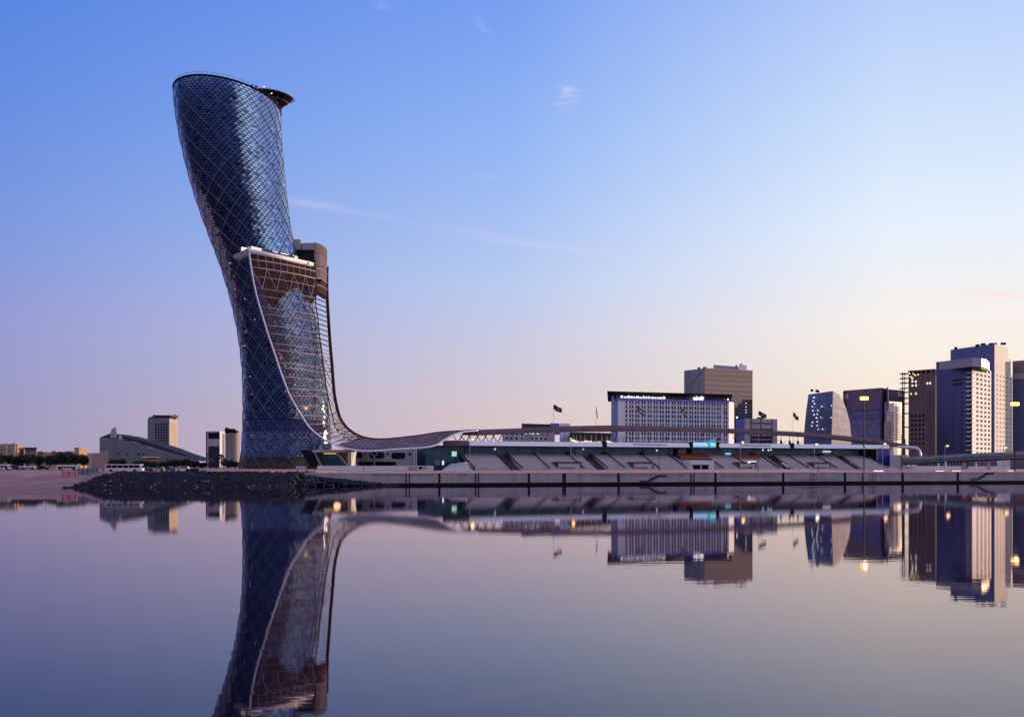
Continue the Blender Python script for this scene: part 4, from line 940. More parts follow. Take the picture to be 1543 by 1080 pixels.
for px, py, w_ in ((1227, 599.7, 8), (1225.7, 605, 5), (1228, 609, 2), (1225, 613.5, 1.6), (1225.5, 619.5, 2.6), (1227.5, 625.6, 2.2), (1231, 630.4, 2), (1225, 637, 2.4), (1224, 642.3, 2.4), (1239, 613, 1.6), (1233.4, 619, 1.4), (1232.5, 624.7, 1.4), (1238, 630, 1.2), (1232.2, 636, 1.4), (1232.2, 642, 1.5), (1234, 647.5, 1.4), (1240.6, 647.3, 1.5), (1254, 612, 1.2), (1253.6, 630, 1.2)): mb = MB(); q_ = near_wall(px, py); mb.obox(q_, (w_ * .27, -.09, 0), (0, .3, 0), (0, 0, .6)); mb.build('lit_window', M['litcool'], sail, fix=False)
for px, py in ((1222, 587.6), (1229.5, 588.4), (1231, 589.2)): mb = MB(); a = P(px, py + 2, 588); mb.obox(a, (1.2, 0, 0), (0, 1, 0), (0, 0, 1.1)); mb.build('roof_equipment', M['dark'], sail)
M['plum'] = panel_mat('plum_cladding', (.165, .115, .16), (.13, .09, .13), 6, 3.4, .45, .05, .12, .2)
M['plumblue'] = panel_mat('blue_plum_glass', (.155, .165, .34), (.15, .14, .28), 3, 3.4, .2, .15, .18, .10, tilt=.2)
pc, _p = bld('apartment_complex', 'broad plum coloured complex behind the tall lit street lamp', 'apartment building', [(1272, 830), (1328.5, 800), (1337, 812), (1337, 870), (1272, 870)], Z(584.8, 805), 'plum')
block(pc, 'left_pier', [(1270.3, 829), (1272.2, 828), (1272.2, 850), (1270.3, 850)], 4, Z(589, 829), 'plum')
A_, B_ = G(1272, 830), G(1328.5, 800)
strip(pc, 'glass_front', A_, B_, 1281, 1327, 4.5, Z(618, 815), 'plumblue', .6)
for y in (619, 626, 631): strip(pc, 'floor_line', A_, B_, 1281, 1327, Z(y, 815), Z(y - .7, 815), 'plum', .9)
strip(pc, 'glass_front', A_, B_, 1315, 1327, Z(617.8, 815), Z(606, 815), 'plumblue', .5)
for px in (1273.2, 1276.2): strip(pc, 'window', A_, B_, px, px + 1.9, Z(601, 829), Z(593.5, 829), 'cream', .1)
block(pc, 'stair_tower', [(1335.8, 800), (1338.4, 800.5), (1338.4, 830), (1335.8, 830)], 4, Z(583.5, 800), 'plum')
block(pc, 'right_wing', [(1338.6, 815), (1362.5, 830), (1362, 870), (1338.6, 870)], 4, Z(587.3, 822), 'plum')
A_, B_ = G(1338.6, 815), G(1362.5, 830)
for px in (1353.3, 1356.4, 1359.2): strip(pc, 'window', A_, B_, px, px + 1.6, Z(597, 824), Z(589.5, 824), 'cream', .1)
M['bluefin'] = mat('blue_glass_fin', (.09, .13, .30), .2, .2, .15, .2)
block(pc, 'glass_fin', [(1332.8, 796), (1338.8, 798.5), (1338.8, 800), (1332.8, 800)], 4, Z(617, 797), 'bluefin')
bt = thing('banded_tower', 'narrow cream tower of stacked balconies catching the low sun beside the plum complex', 'tower', (X(1340, 652), 652, 4.8))
def lean(px0, px1, D0, sl=1.9):  # wall turned towards the sun
    x0, x1 = X(px0, D0), X(px1, D0); return [(x0, D0), (x1, D0 + (x1 - x0) * sl * 1.0)]
def wedge(root, name, px0, px1, D0, z0, z1, m_, dep=7):
    (xa, ya), (xb, yb) = lean(px0, px1, D0); k = (X(px1, 1)) ; 
    # right corner pushed back along the viewing ray so that it keeps its column
    yb2 = D0 + (xb - xa) * 1.6; xb2 = X(px1, yb2); mb_ = MB(); mb_.prism([(xa, ya), (xb2, yb2), (xb2 - 1, yb2 + dep), (xa - .5, ya + dep)], z0, z1); return mb_.build(name, M[m_], root)
wedge(bt, 'shaft', 1346.6, 1352, 654, 4, Z(606.5, 654), 'cream')
for k in range(13): wedge(bt, 'balcony', 1343, 1347.2, 653, Z(662.5 - k * 3.45, 654), Z(660.3 - k * 3.45, 654), 'cream')
for k in range(15): wedge(bt, 'balcony', 1353, 1358.5 - (k > 11) * 1.5, 655, Z(662.5 - k * 3.45, 654), Z(660.4 - k * 3.45, 654), 'cream')
for k in range(8): wedge(bt, 'balcony', 1339.4, 1342.8, 652, Z(662.5 - k * 3.45, 654), Z(660.6 - k * 3.45, 654), 'tanlight')
wedge(bt, 'rear_wall', 1340, 1358.8, 662, 4, Z(620, 786), 'plum')

# ------------------------------------------------------------------ tower under construction
M['rawconc'] = mat('raw_concrete', (.14, .095, .105), .85, 0, .25, .15, streaks=True)
M['rawlight'] = mat('raw_concrete_frame', (.22, .15, .15), .85, 0, .2, .3)
ct, _p = bld('unfinished_tower', 'dark concrete tower under construction with lit upper floor and open edge bay', 'tower', [(1369, 752), (1410, 738), (1411, 800), (1369, 800)], Z(563, 745), 'rawconc')
CA, CB = G(1369, 752), G(1410, 738)
cxs = [1374.5, 1380, 1386, 1391.8]
windows(ct, CA, CB, [on(CA, CB, p) for p in cxs], [Z(670 - 6.9 * k, 745) for k in range(7)], 1.75, 2.0, M['glassdark'], M['rawlight'], fw=.2)
windows(ct, CA, CB, [on(CA, CB, p) for p in (1397, 1402)], [Z(670 - 6.9 * k, 745) for k in range(7)], 1.6, 2.0, M['plum'], M['rawconc'], fw=.2)
for px in (1371.4, 1377, 1382.8, 1388.6, 1394.6, 1400, 1405): strip(ct, 'pilaster', CA, CB, px, px + .9, 4.5, Z(588 if px < 1396 else 586, 745), 'rawlight' if px < 1396 else 'rawconc', .5)
for k in range(8): strip(ct, 'floor_slab', CA, CB, 1369.3, 1396, Z(672.5 - 6.9 * k, 745), Z(671.4 - 6.9 * k, 745), 'rawlight', .6)
mb = MB(); lw = []
for px, py in ((1374.7, 569), (1374.9, 573.6), (1380.2, 574.4), (1375, 580), (1380.4, 580), (1397.5, 578), (1401.7, 578), (1372.6, 592.4), (1380.4, 592.4)):
    o_ = strip(ct, 'lit_window', CA, CB, px - 1.2, px + 1.2, Z(py + 1.5, 745), Z(py - 1.5, 745), 'litwin', .2)
# open top floor: posts, slab and work lights
topz = Z(559.5, 752)
for px in (1369.2, 1375, 1381, 1387, 1394, 1402, 1408.6): strip(ct, 'post', CA, CB, px, px + .9, Z(563, 745) - .3, topz, 'rawlight', .4, -.6)
mb = MB(); mb.prism([G(1368.4, 753), G(1410.3, 738.5), G(1410.5, 780), G(1368.6, 780)], topz, topz + .55); mb.build('top_slab', M['rawconc'], ct)
for px, py in ((1371, 561.5), (1377, 562.3), (1384, 564), (1373, 566.5), (1379.5, 564.8)): strip(ct, 'work_light', CA, CB, px - .8, px + .8, Z(py + .7, 745), Z(py - .7, 745), 'sodium', .4, .3)
# open bay on its left edge: thin columns and slabs against the sky
for px, w_ in ((1360, .75), (1363.0, .35)):
    mb = MB(); a = P(px, 704, 752); mb.obox(a, (X(px + w_, 752) - a.x, 0, 0), (0, .6, 0), (0, 0, Z(561, 752) - a.z)); mb.build('edge_column', M['maroon'], ct)
yy = [562, 569, 576, 584, 590, 599, 607, 622, 642.5]
for y in yy:
    mb = MB(); a = P(1360, y + 1.3, 752); mb.obox(a, (X(1369.3, 752) - a.x, 0, 0), (0, 6, 0), (0, 0, .55)); mb.build('edge_slab', M['maroon'], ct)
block(ct, 'edge_core', [(1359.8, 756), (1364.4, 756), (1364.4, 770), (1359.8, 770)], 4, Z(661, 756), 'rawconc')

# ------------------------------------------------------------------ main tower group on the right
DS = 1.12     # this group stands farther back
mainz = Z(553, 715)
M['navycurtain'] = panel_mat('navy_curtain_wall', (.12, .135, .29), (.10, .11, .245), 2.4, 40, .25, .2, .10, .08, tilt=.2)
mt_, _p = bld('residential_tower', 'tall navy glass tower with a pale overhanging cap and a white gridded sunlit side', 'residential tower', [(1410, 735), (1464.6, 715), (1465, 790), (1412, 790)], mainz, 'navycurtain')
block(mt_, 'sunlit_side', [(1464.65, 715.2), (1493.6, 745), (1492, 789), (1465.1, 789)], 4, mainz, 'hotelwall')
A_, B_ = G(1464.65, 715.2), G(1493.6, 745)
rz = [Z(558.8 + 6.86 * k + 1.8, 730) for k in range(19)]
windows(mt_, A_, B_, [on(A_, B_, p) for p in (1472.7, 1478.8, 1484.6, 1490.2)], rz, 4.6, 1.75, M['winmatte'], M['hotelwall'], fw=.05)
for k in range(19):
    z = Z(562.2 + 6.86 * k, 715)
    mb = MB(); a, b_ = G(1455.5, 717.8), G(1464.6, 714.2); c_ = G(1468.5, 717.5)
    mb.prism([(a.x, a.y), (b_.x, b_.y - .9), (c_.x + .3, c_.y - .2), (c_.x, c_.y + .9), (a.x + 1, a.y + 1)], z, z + .8); mb.build('balcony', M['hotelwall'], mt_)
A_, B_ = G(1410, 735), G(1464.6, 715)
for k in range(18): strip(mt_, 'floor_slab', A_, B_, 1448, 1455.3, Z(563 + 6.86 * k, 720), Z(562.2 + 6.86 * k, 720), 'hotelblue', .5)
strip(mt_, 'glazing_post', A_, B_, 1453, 1453.6, 5, mainz - 4, 'roofgrey', .3)
strip(mt_, 'recess', A_, B_, 1461.2, 1464.3, 5, mainz - 1, 'bluedark', .12)
M['lavender'] = mat('lavender_panel', (.34, .31, .38), .5, .1, .06, .15)
def rawblock(root, name, foot, z0, z1, m_): return block(root, name, foot, z0, z1, m_)
block(mt_, 'cap', [(1415, 737), (1464.8, 708), (1479, 712), (1487, 722), (1491, 742), (1485, 770), (1416, 770)], Z(552, 708), Z(538.6, 708), 'lavender')
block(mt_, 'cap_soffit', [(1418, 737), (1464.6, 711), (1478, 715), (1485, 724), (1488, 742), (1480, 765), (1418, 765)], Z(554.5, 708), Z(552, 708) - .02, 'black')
block(mt_, 'roof_block', [(1410.6, 745), (1425, 741), (1425, 780), (1410.6, 780)], mainz + .02, Z(544.8, 743), 'plum')
strip(mt_, 'brace', A_, B_, 1437, 1448, Z(572, 720), Z(571, 720), 'dark', .6); strip(mt_, 'brace', A_, B_, 1436, 1450, Z(578, 720), Z(577.2, 720), 'dark', .6)
# taller slab behind
slabz = Z(517.6, 790)
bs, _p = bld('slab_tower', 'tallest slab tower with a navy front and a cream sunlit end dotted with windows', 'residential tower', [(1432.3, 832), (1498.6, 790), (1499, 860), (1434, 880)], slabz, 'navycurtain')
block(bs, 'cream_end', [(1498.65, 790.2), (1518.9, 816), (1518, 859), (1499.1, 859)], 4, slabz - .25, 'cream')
block(bs, 'lower_end', [(1519.0, 816.4), (1525.4, 824), (1525, 858), (1518.2, 858)], 4, Z(568, 818), 'cream'); block(bs, 'upper_end', [(1519.0, 816.4), (1523.2, 821.5), (1522.8, 857), (1518.2, 857)], Z(568, 818), Z(541, 818), 'cream')
A_, B_ = G(1498.65, 790.2), G(1518.9, 816)
rz = [Z(567.5 + 6.95 * k + 1, 802) for k in range(17)]
windows(bs, A_, B_, [on(A_, B_, p) for p in (1502.6, 1507.8, 1512.6, 1517.2)], rz, 2.8, 1.3, M['rawconc'], M['cream'], fw=.05, cap=80)
windows(bs, A_, B_, [on(A_, B_, p) for p in (1502, 1507.2)], [Z(554, 802)], 1.5, .9, M['rawconc'], M['cream'], fw=.05)
A_, B_ = G(1519.0, 816.4), G(1525.4, 824)
windows(bs, A_, B_, [on(A_, B_, 1522.4)], rz, 2.6, 1.1, M['rawconc'], M['cream'], fw=.05, name='balcony_opening')
for px, w_, h_ in ((1440, 3, .6), (1472, 5, .7), (1480, 6, 1.0), (1492, 12, .5), (1510, 7, .35)): mb = MB(); a = P(px, 519 + (1499 - min(px, 1499)) * .12, 805); mb.obox(a, (w_ * .45, 0, 0), (0, 3, 0), (0, 0, h_ + 1.2)); mb.build('roof_equipment', M['dark'], bs)
dt, _p = bld('dark_tower', 'dark plum tower cut by the right edge of the photo', 'tower', [(1525.8, 850), (1575, 832), (1575, 900), (1526, 900)], Z(543, 845), 'plum')
A_, B_ = G(1525.8, 850), G(1575, 832)
strip(dt, 'roof_ledge', A_, B_, 1526, 1560, Z(571, 846), Z(562, 846), 'roofgrey', .5); strip(dt, 'glass_front', A_, B_, 1527, 1560, 5, Z(573, 846), 'navycurtain', .4)

DS = 1.0
# ------------------------------------------------------------------ elevated walkway on the right
br = thing('elevated_walkway', 'teal tubular elevated walkway on concrete piers at the right', 'walkway', (X(1455, 480), 480, 4.2))
wp = [(1362, 693.2, 505), (1400, 691.5, 497), (1445, 688.6, 487), (1498, 686.2, 475), (1543, 684.5, 464), (1600, 682.5, 450), (1680, 680, 430)]
path = [P(*q_) for q_ in wp]; rings = []
prof_ = [(0, 1.15), (-.9, .95), (-1.15, .3), (-1.05, -.5), (-.6, -1.1), (1.2, -1.1), (1.9, -.4), (1.9, .7), (1.2, 1.1)]
for p in path: rings.append([p + Vector((0, a * 1.4, b_ * (1 if p.y > 480 else 1.0))) for a, b_ in prof_])
mb = MB(); mb.loft(rings, closed=True); mb.poly(rings[0]); mb.build('walkway_tube', M['bridge'], br, smooth=False)
mb = MB(); mb.loft([[p + Vector((0, -1.2, -1.15)), p + Vector((0, 2.0, -1.15)), p + Vector((0, 2.0, -2.1)), p + Vector((0, -1.0, -1.9))] for p in path], closed=True); mb.build('deck_beam', M['bridgedark'], br)
mb = MB(); mb.tube([p + Vector((0, -1.1, 1.12)) for p in path], .14, 4); mb.tube([p + Vector((0, -1.6, -1.15)) for p in path], .14, 4); mb.build('edge_rail', M['mauve'], br)
for px, w_ in ((1450.3, 7.4), (1489, 4), (1558, 5)):
    Dp = interp([(q_[0], q_[2]) for q_ in wp], px); zt = interp([(q_[0], Z(q_[1], q_[2])) for q_ in wp], px) - 2
    mb = MB(); a = P(px, 711, Dp - .6); a.z = 3.8; w2 = X(px + w_, Dp) - X(px, Dp)
    mb.loft([[a, a + Vector((w2, 0, 0)), a + Vector((w2, 1.8, 0)), a + Vector((0, 1.8, 0))], [a + Vector((w2 * .12, .2, zt - a.z)), a + Vector((w2 * .88, .2, zt - a.z)), a + Vector((w2 * .88, 1.6, zt - a.z)), a + Vector((w2 * .12, 1.6, zt - a.z))]], closed=True); mb.build('pier', M['tanlight'], br)
# things under and behind it
pv = thing('marina_pavilion', 'low dark glazed pavilion with a white base behind the elevated walkway', 'pavilion', (X(1420, 540), 540, 4.6))
block(pv, 'glass_wall', [(1372, 545), (1448, 530), (1448, 560), (1372, 565)], 4.2, Z(695, 537), 'bluedark'); block(pv, 'white_base', [(1368, 540), (1449, 525), (1449, 529), (1368, 544)], 4.2, Z(702.0, 533), 'hotelwall')
A_, B_ = G(1372, 545), G(1448, 530)
for k in range(16): strip(pv, 'mullion', A_, B_, 1376 + k * 4.6, 1376.8 + k * 4.6, 4.5, Z(696, 537), 'roofgrey', .15)
mb = MB(); mb.tube([P(1371, 703, 520), P(1370.5, 699.5, 520), P(1380, 702, 520), P(1382.5, 698, 520)], .35, 5); mb.build('entrance_frame', M['white'], pv)
pv2 = thing('shop_row', 'dark low shop row with a pale end wall under the walkway, far right', 'building', (X(1490, 530), 530, 4.6))
block(pv2, 'wall', [(1459, 528), (1503, 520), (1503, 550), (1459, 552)], 4.2, Z(693.5, 524), 'plum'); block(pv2, 'pale_wall', [(1503.3, 519), (1522, 515), (1522, 548), (1503.3, 549)], 4.2, Z(691, 518), 'offwhite'); block(pv2, 'dark_wing', [(1522.3, 514), (1560, 506), (1560, 545), (1522.3, 547)], 4.2, Z(689, 512), 'plum')
block(pv2, 'white_base', [(1459, 522), (1522, 510), (1522, 513), (1459, 525)], 4.2, Z(702.3, 517), 'hotelwall')
tw = thing('service_house', 'grey panelled service house between the blue hoarding and the walkway', 'building', (X(1350, 520), 520, 4.4))
block(tw, 'wall', [(1340.8, 522), (1368, 528), (1368, 545), (1340.8, 545)], 4.0, Z(685, 525), 'grey'); A_, B_ = G(1340.8, 522), G(1368, 528)
strip(tw, 'louvre_panel', A_, B_, 1360, 1367, Z(697, 525), Z(690, 525), 'dark', .1); strip(tw, 'wall_pipe', A_, B_, 1357.5, 1358.2, 5, Z(685.5, 525), 'dark', .3)

# ------------------------------------------------------------------ annex between tower and grandstand
an, _p = bld('annex_building', 'low grey annex with dark rounded windows below the mesh canopy', 'building', [(536, 470), (652, 490), (652, 520), (536, 520)], Z(676, 478), 'grey')
AA, AB = G(536, 470), G(652, 490)
def capsule(px0, px1, y0, y1):
    a, b_ = fpt(AA, AB, px0, .14), fpt(AA, AB, px1, .14); zt, zb = Z(y0, 478), Z(y1, 478); r_ = (zt - zb) / 2; L_ = (b_ - a).length; d = (b_ - a).normalized(); pts = []
    for k in range(9): t_ = R(90 + 180 * k / 8); pts.append((min(r_, L_ / 2) * (1 + math.cos(t_)), zb + r_ + r_ * math.sin(t_)))
    for k in range(9): t_ = R(-90 + 180 * k / 8); pts.append((L_ - min(r_, L_ / 2) * (1 - math.cos(t_)), zb + r_ + r_ * math.sin(t_)))
    m_ = MB(); n2 = Vector((d.y, -d.x)); f_ = [Vector((*(a + d * u), z)) for u, z in pts]; g_ = [p - Vector((*(n2 * .12), 0)) for p in f_]
    m_.poly(f_); m_.loft([f_, g_], closed=True); m_.build('window', M['glassdark'], an)
for q_ in ((538, 546, 681.5, 690.5), (557, 579.5, 681, 690), (589.5, 611, 681.5, 691), (549.3, 551.5, 682, 684), (582, 586, 682, 685), (615.5, 619.5, 681.5, 685.5)): capsule(*q_)
strip(an, 'shop_front', AA, AB, 541, 596, 5, Z(695.5, 478), 'brown', .3)
strip(an, 'dark_gap', AA, AB, 628, 638, 5, Z(676.3, 485), 'black', .3)
for px in (622, 625.3): strip(an, 'column', AA, AB, px, px + 1.1, 4.6, Z(676.3, 485), 'offwhite', .6, .4)
yc = thing('branching_column', 'pale Y shaped column standing under the mesh canopy', 'column', tuple(P(564, 701.5, 445)))
mb = MB(); mb.tube([P(564, 702, 445), P(564, 689, 445)], .33, 6); mb.tube([P(564, 689.3, 445), P(560.5, 683, 443), P(559, 681.5, 442)], .24, 5); mb.tube([P(564, 689.3, 445), P(568, 683, 447), P(569, 681.5, 448)], .24, 5); mb.build('trunk', M['offwhite'], yc)
lw_ = thing('planter_wall', 'low white wall with vent grilles in front of the annex', 'low wall', (X(600, 425), 425, 4.3))
mb = MB(); a = P(478, 708.3, 425); a.z = 4.0; mb.obox(a, (X(653, 432) - a.x, 7, 0), (0, 1.2, 0), (0, 0, 2.05)); mb.build('wall', M['offwhite'], lw_)
for px in (616, 623, 631, 638): mb = MB(); a = P(px, 706.5, 429.6); mb.obox(a, (1.3, .05, 0), (0, .4, 0), (0, 0, .95)); mb.build('vent_grille', M['tan'] if px != 631 else M['dark'], lw_)
kb = thing('service_cabinet', 'small pale cabinet standing at the foot of the tower beside the rocks', 'cabinet', (X(455, 437), 437, 4.4))
mb = MB(); a = P(446, 708, 437); a.z = 4.3; mb.obox(a, (3.6, 0, 0), (0, 1.6, 0), (0, 0, 1.5)); mb.build('cabinet_body', M['offwhite'], kb)
mb = MB(); mb.obox(a + Vector((.2, -.06, .1)), (1.5, 0, 0), (0, .05, 0), (0, 0, 1.2)); mb.obox(a + Vector((1.9, -.06, .1)), (1.5, 0, 0), (0, .05, 0), (0, 0, 1.2)); mb.build('door', M['grey'], kb)

# ------------------------------------------------------------------ left skyline
wd = thing('wedge_building', 'slate grey wedge shaped hall with a sloping roof and a leaning fin', 'hall', (X(150, 560), 560, 4.8))
def extr(root, name, pts, D, dep, m_, D2=None):
    """outline in (px, py) on an upright plane, given a real depth"""
    m_b = MB(); f_ = [P(px, py, D if D2 is None else lerp(D, D2, (px - pts[0][0]) / 150)) for px, py in pts]; g_ = [p + Vector((0, dep, 0)) for p in f_]
    n = len(f_)
    m_b.poly(f_); m_b.poly(g_[::-1]); 
    for i in range(n):
        j = (i + 1) % n; m_b.poly([f_[i], f_[j], g_[j], g_[i]])
    for q_ in range(len(m_b.u)): m_b.u[q_] = [(m_b.v[i].x, m_b.v[i].z) for i in m_b.f[q_]]
    return m_b.build(name, m_, root)
extr(wd, 'front_wall', [(150, 705), (150, 659.3), (173, 659.3), (180, 661), (205, 667.3), (266, 684.6), (299, 693), (299, 705)], 560, 1.5, M['slate'])
extr(wd, 'roof_gable', [(150.2, 659), (165.8, 652.8), (171, 654.5), (176, 658.8)], 562, 30, M['slateroof'])
extr(wd, 'roof_fin', [(166, 659.2), (166.2, 653.5), (167.4, 648), (170.5, 644.6), (173.2, 642.8), (174, 659.2)], 559.5, 2.0, M['grey'])
extr(wd, 'roof_parapet', [(179.5, 661), (179.5, 655.6), (181, 655.2), (215, 663.5), (250, 674.5), (268, 681.5), (300, 692), (304, 694.5), (299, 693.4), (266, 684.9), (205, 667.6)], 561.8, 26, M['slateroof'])
extr(wd, 'parapet_end', [(179.2, 661), (179.2, 655.8), (182.8, 656.2), (182.8, 661.6)], 560.2, 1.2, M['offwhite'])
for px0, px1, y0 in ((198, 210, 666), (222, 231, 674.5)): mb = MB(); a = P(px0, y0, 559.6); mb.obox(a, P(px1, y0 + (px1 - px0) * .27, 559.6) - a, (0, .3, 0), (0, 0, .35)); mb.build('roof_trim', M['cream'], wd)
for px, y in ((177, 684), (189.5, 685), (207, 684.5), (214, 685), (233, 690), (250, 692)): mb = MB(); a = P(px, y, 559.8); mb.obox(a, (1.0, 0, 0), (0, .3, 0), (0, 0, .5)); mb.build('vent', M['dark'], wd)
extr(wd, 'porch_canopy', [(214, 689.2), (214, 687.6), (237, 687.6), (237, 689.2)], 552, 5, M['cream']); extr(wd, 'porch_wall', [(219, 695), (219, 689.2), (236, 689.2), (236, 695)], 553, 4, M['ochre'])
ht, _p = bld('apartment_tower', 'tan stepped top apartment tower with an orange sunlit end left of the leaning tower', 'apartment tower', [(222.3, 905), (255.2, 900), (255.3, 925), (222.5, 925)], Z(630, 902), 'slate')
block(ht, 'sun_tinted_end', [(255.3, 900.2), (268, 928), (267.5, 945), (255.4, 945)], 4, Z(630.2, 902), 'tanlight')  # pale tan beside the slate front: sunlight put into the wall colour
block(ht, 'upper_storey', [(224.5, 907), (266, 915), (264, 940), (225, 940)], Z(630, 902), Z(627.5, 905), 'slateroof'); block(ht, 'upper_storey', [(230, 908), (263, 914), (261, 938), (231, 938)], Z(627.5, 905), Z(624.8, 906), 'slateroof')
A_, B_ = G(222.3, 905), G(255.2, 900)
windows(ht, A_, B_, [on(A_, B_, p) for p in (235, 239, 243, 247, 251)], [Z(640 + 4.1 * k, 902) for k in range(12)], 1.5, 1.3, M['winblue'], M['slateroof'], fw=.1)
A_, B_ = G(255.3, 900.2), G(268, 928)
windows(ht, A_, B_, [on(A_, B_, p) for p in (258.5, 261.7, 265)], [Z(640 + 4.1 * k, 912) for k in range(12)], 1.7, 1.2, M['ochre'], M['tanlight'], fw=.1, name='loggia')
for px, y in ((257, 625.5), (262, 624.6), (265.5, 626)): mb = MB(); a = P(px, y + 3, 908); mb.obox(a, (1.5, 0, 0), (0, 2, 0), (0, 0, 1.6)); mb.build('roof_equipment', M['tan'], ht)
gx, _p = bld('glass_block', 'dark glass block with pale frame between the trees and the leaning tower', 'office block', [(311.2, 790), (331, 783), (331, 810), (311.5, 810)], Z(649.8, 786), 'glassdark')
block(gx, 'pale_side', [(331.1, 783), (339.3, 798), (339, 811), (331.2, 811)], 4, Z(650, 786), 'offwhite')
A_, B_ = G(311.2, 790), G(331, 783)
strip(gx, 'frame', A_, B_, 311, 312.8, 5, Z(650, 786), 'pole', .4); strip(gx, 'frame', A_, B_, 311, 331, Z(651.8, 786), Z(649.5, 786), 'roofgrey', .6); strip(gx, 'frame', A_, B_, 313, 314, 5, Z(652, 786), 'offwhite', .3)
strip(gx, 'glass_panel', A_, B_, 314.2, 330.8, Z(672, 786), Z(661, 786), 'grey', .12); strip(gx, 'glass_panel', A_, B_, 314.2, 330.8, 5, Z(672.2, 786), 'bluedark', .12)
A_, B_ = G(331.1, 783), G(339.3, 798); strip(gx, 'glass_panel', A_, B_, 335, 338.2, 5, Z(653, 790), 'bluefin', .12)
cy = thing('round_tower', 'grey brown round tower beside the dark glass block', 'tower', (X(349, 860), 860, 4.8))
cc = Vector((X(349.5, 860), 860)); rC = (X(360.3, 860) - X(339, 860)) / 2
cir = lambda r_: [(cc.x + r_ * math.cos(2 * math.pi * k / 24), cc.y + r_ * math.sin(2 * math.pi * k / 24)) for k in range(24)]
M['greybrown'] = panel_mat('grey_brown_cladding', (.23, .19, .19), (.17, .14, .15), 3, 3.5, .6, 0, .08, .25)
mb = MB(); mb.prism(cir(rC * 1.06), 4, Z(652.5, 860)); mb.build('wall', M['greybrown'], cy)
mb = MB(); mb.prism([(cc.x - 4, 855), (cc.x + 3.5, 855), (cc.x + 3.5, 865), (cc.x - 4, 865)], Z(652.5, 860), Z(648.5, 860)); mb.prism([(cc.x - 4.2, 856), (cc.x - 2.4, 856), (cc.x - 2.4, 862), (cc.x - 4.2, 862)], Z(648.5, 860), Z(644.5, 860)); mb.prism([(cc.x - 1, 856), (cc.x + 2.4, 856), (cc.x + 2.4, 862), (cc.x - 1, 862)], Z(648.5, 860), Z(646, 860)); mb.build('roof_equipment', M['brown'], cy)
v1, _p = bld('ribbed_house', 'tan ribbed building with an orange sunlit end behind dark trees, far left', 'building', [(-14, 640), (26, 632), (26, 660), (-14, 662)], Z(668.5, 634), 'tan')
block(v1, 'sun_tinted_end', [(26.1, 632), (36, 652), (35.5, 660), (26.2, 660)], 4, Z(670, 634), 'ochre')  # ochre against the tan wall: orange sunlight put into the colour
A_, B_ = G(-14, 640), G(26, 632)
for px in (-10, 0, 11, 22.5): strip(v1, 'rib', A_, B_, px, px + 2.6, 5, Z(667.3, 634), 'tanlight', 1.0)
v2, _p = bld('villa', 'low pale flat roofed house right of the ribbed building', 'house', [(37, 640), (55, 642), (55, 660), (37, 660)], Z(675, 640), 'tan')
block(v2, 'roof', [(36.2, 637), (55.5, 640), (55.5, 662), (36.2, 662)], Z(675, 640), Z(674, 640), 'slateroof'); A_, B_ = G(37, 640), G(55, 642); strip(v2, 'window_band', A_, B_, 40, 54, Z(678.5, 640), Z(675.5, 640), 'greybrown', .1)
v3, _p = bld('terrace_houses', 'row of low rust coloured roofs just showing above the tree line', 'house', [(55.5, 690), (113, 690), (113, 710), (55.5, 710)], Z(681, 690), 'ochre')
for px, w_, y in ((57, 8, 680), (78, 6, 679), (86, 9, 680.2), (98, 12, 679.6)): block(v3, 'roof', [(px, 688), (px + w_, 688), (px + w_, 700), (px, 700)], Z(681, 690) + .01, Z(y, 690), 'tan')
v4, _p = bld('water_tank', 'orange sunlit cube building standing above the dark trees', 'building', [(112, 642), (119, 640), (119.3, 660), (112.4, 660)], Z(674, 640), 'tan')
block(v4, 'sun_tinted_end', [(119.1, 640), (132, 664), (131.8, 666), (119.6, 661)], 4, Z(674.2, 640), 'ochre')  # low sun's orange painted in as an ochre end on the tan block
v5, _p = bld('warehouse', 'blank brown warehouse with a stepped roof left of the slate hall', 'warehouse', [(131, 552), (139, 545), (163.5, 548), (163.5, 556), (131, 558)], Z(682.3, 546), 'tan')
block(v5, 'upper_part', [(152, 547.5), (163.2, 549), (163.2, 555), (152, 555)], Z(682.3, 546) + .01, Z(679.6, 548), 'tan')
block(v5, 'pale_corner', [(131, 551.4), (139, 544.4), (139.2, 545), (131.4, 552)], 4.2, Z(682.6, 546), 'tanlight')

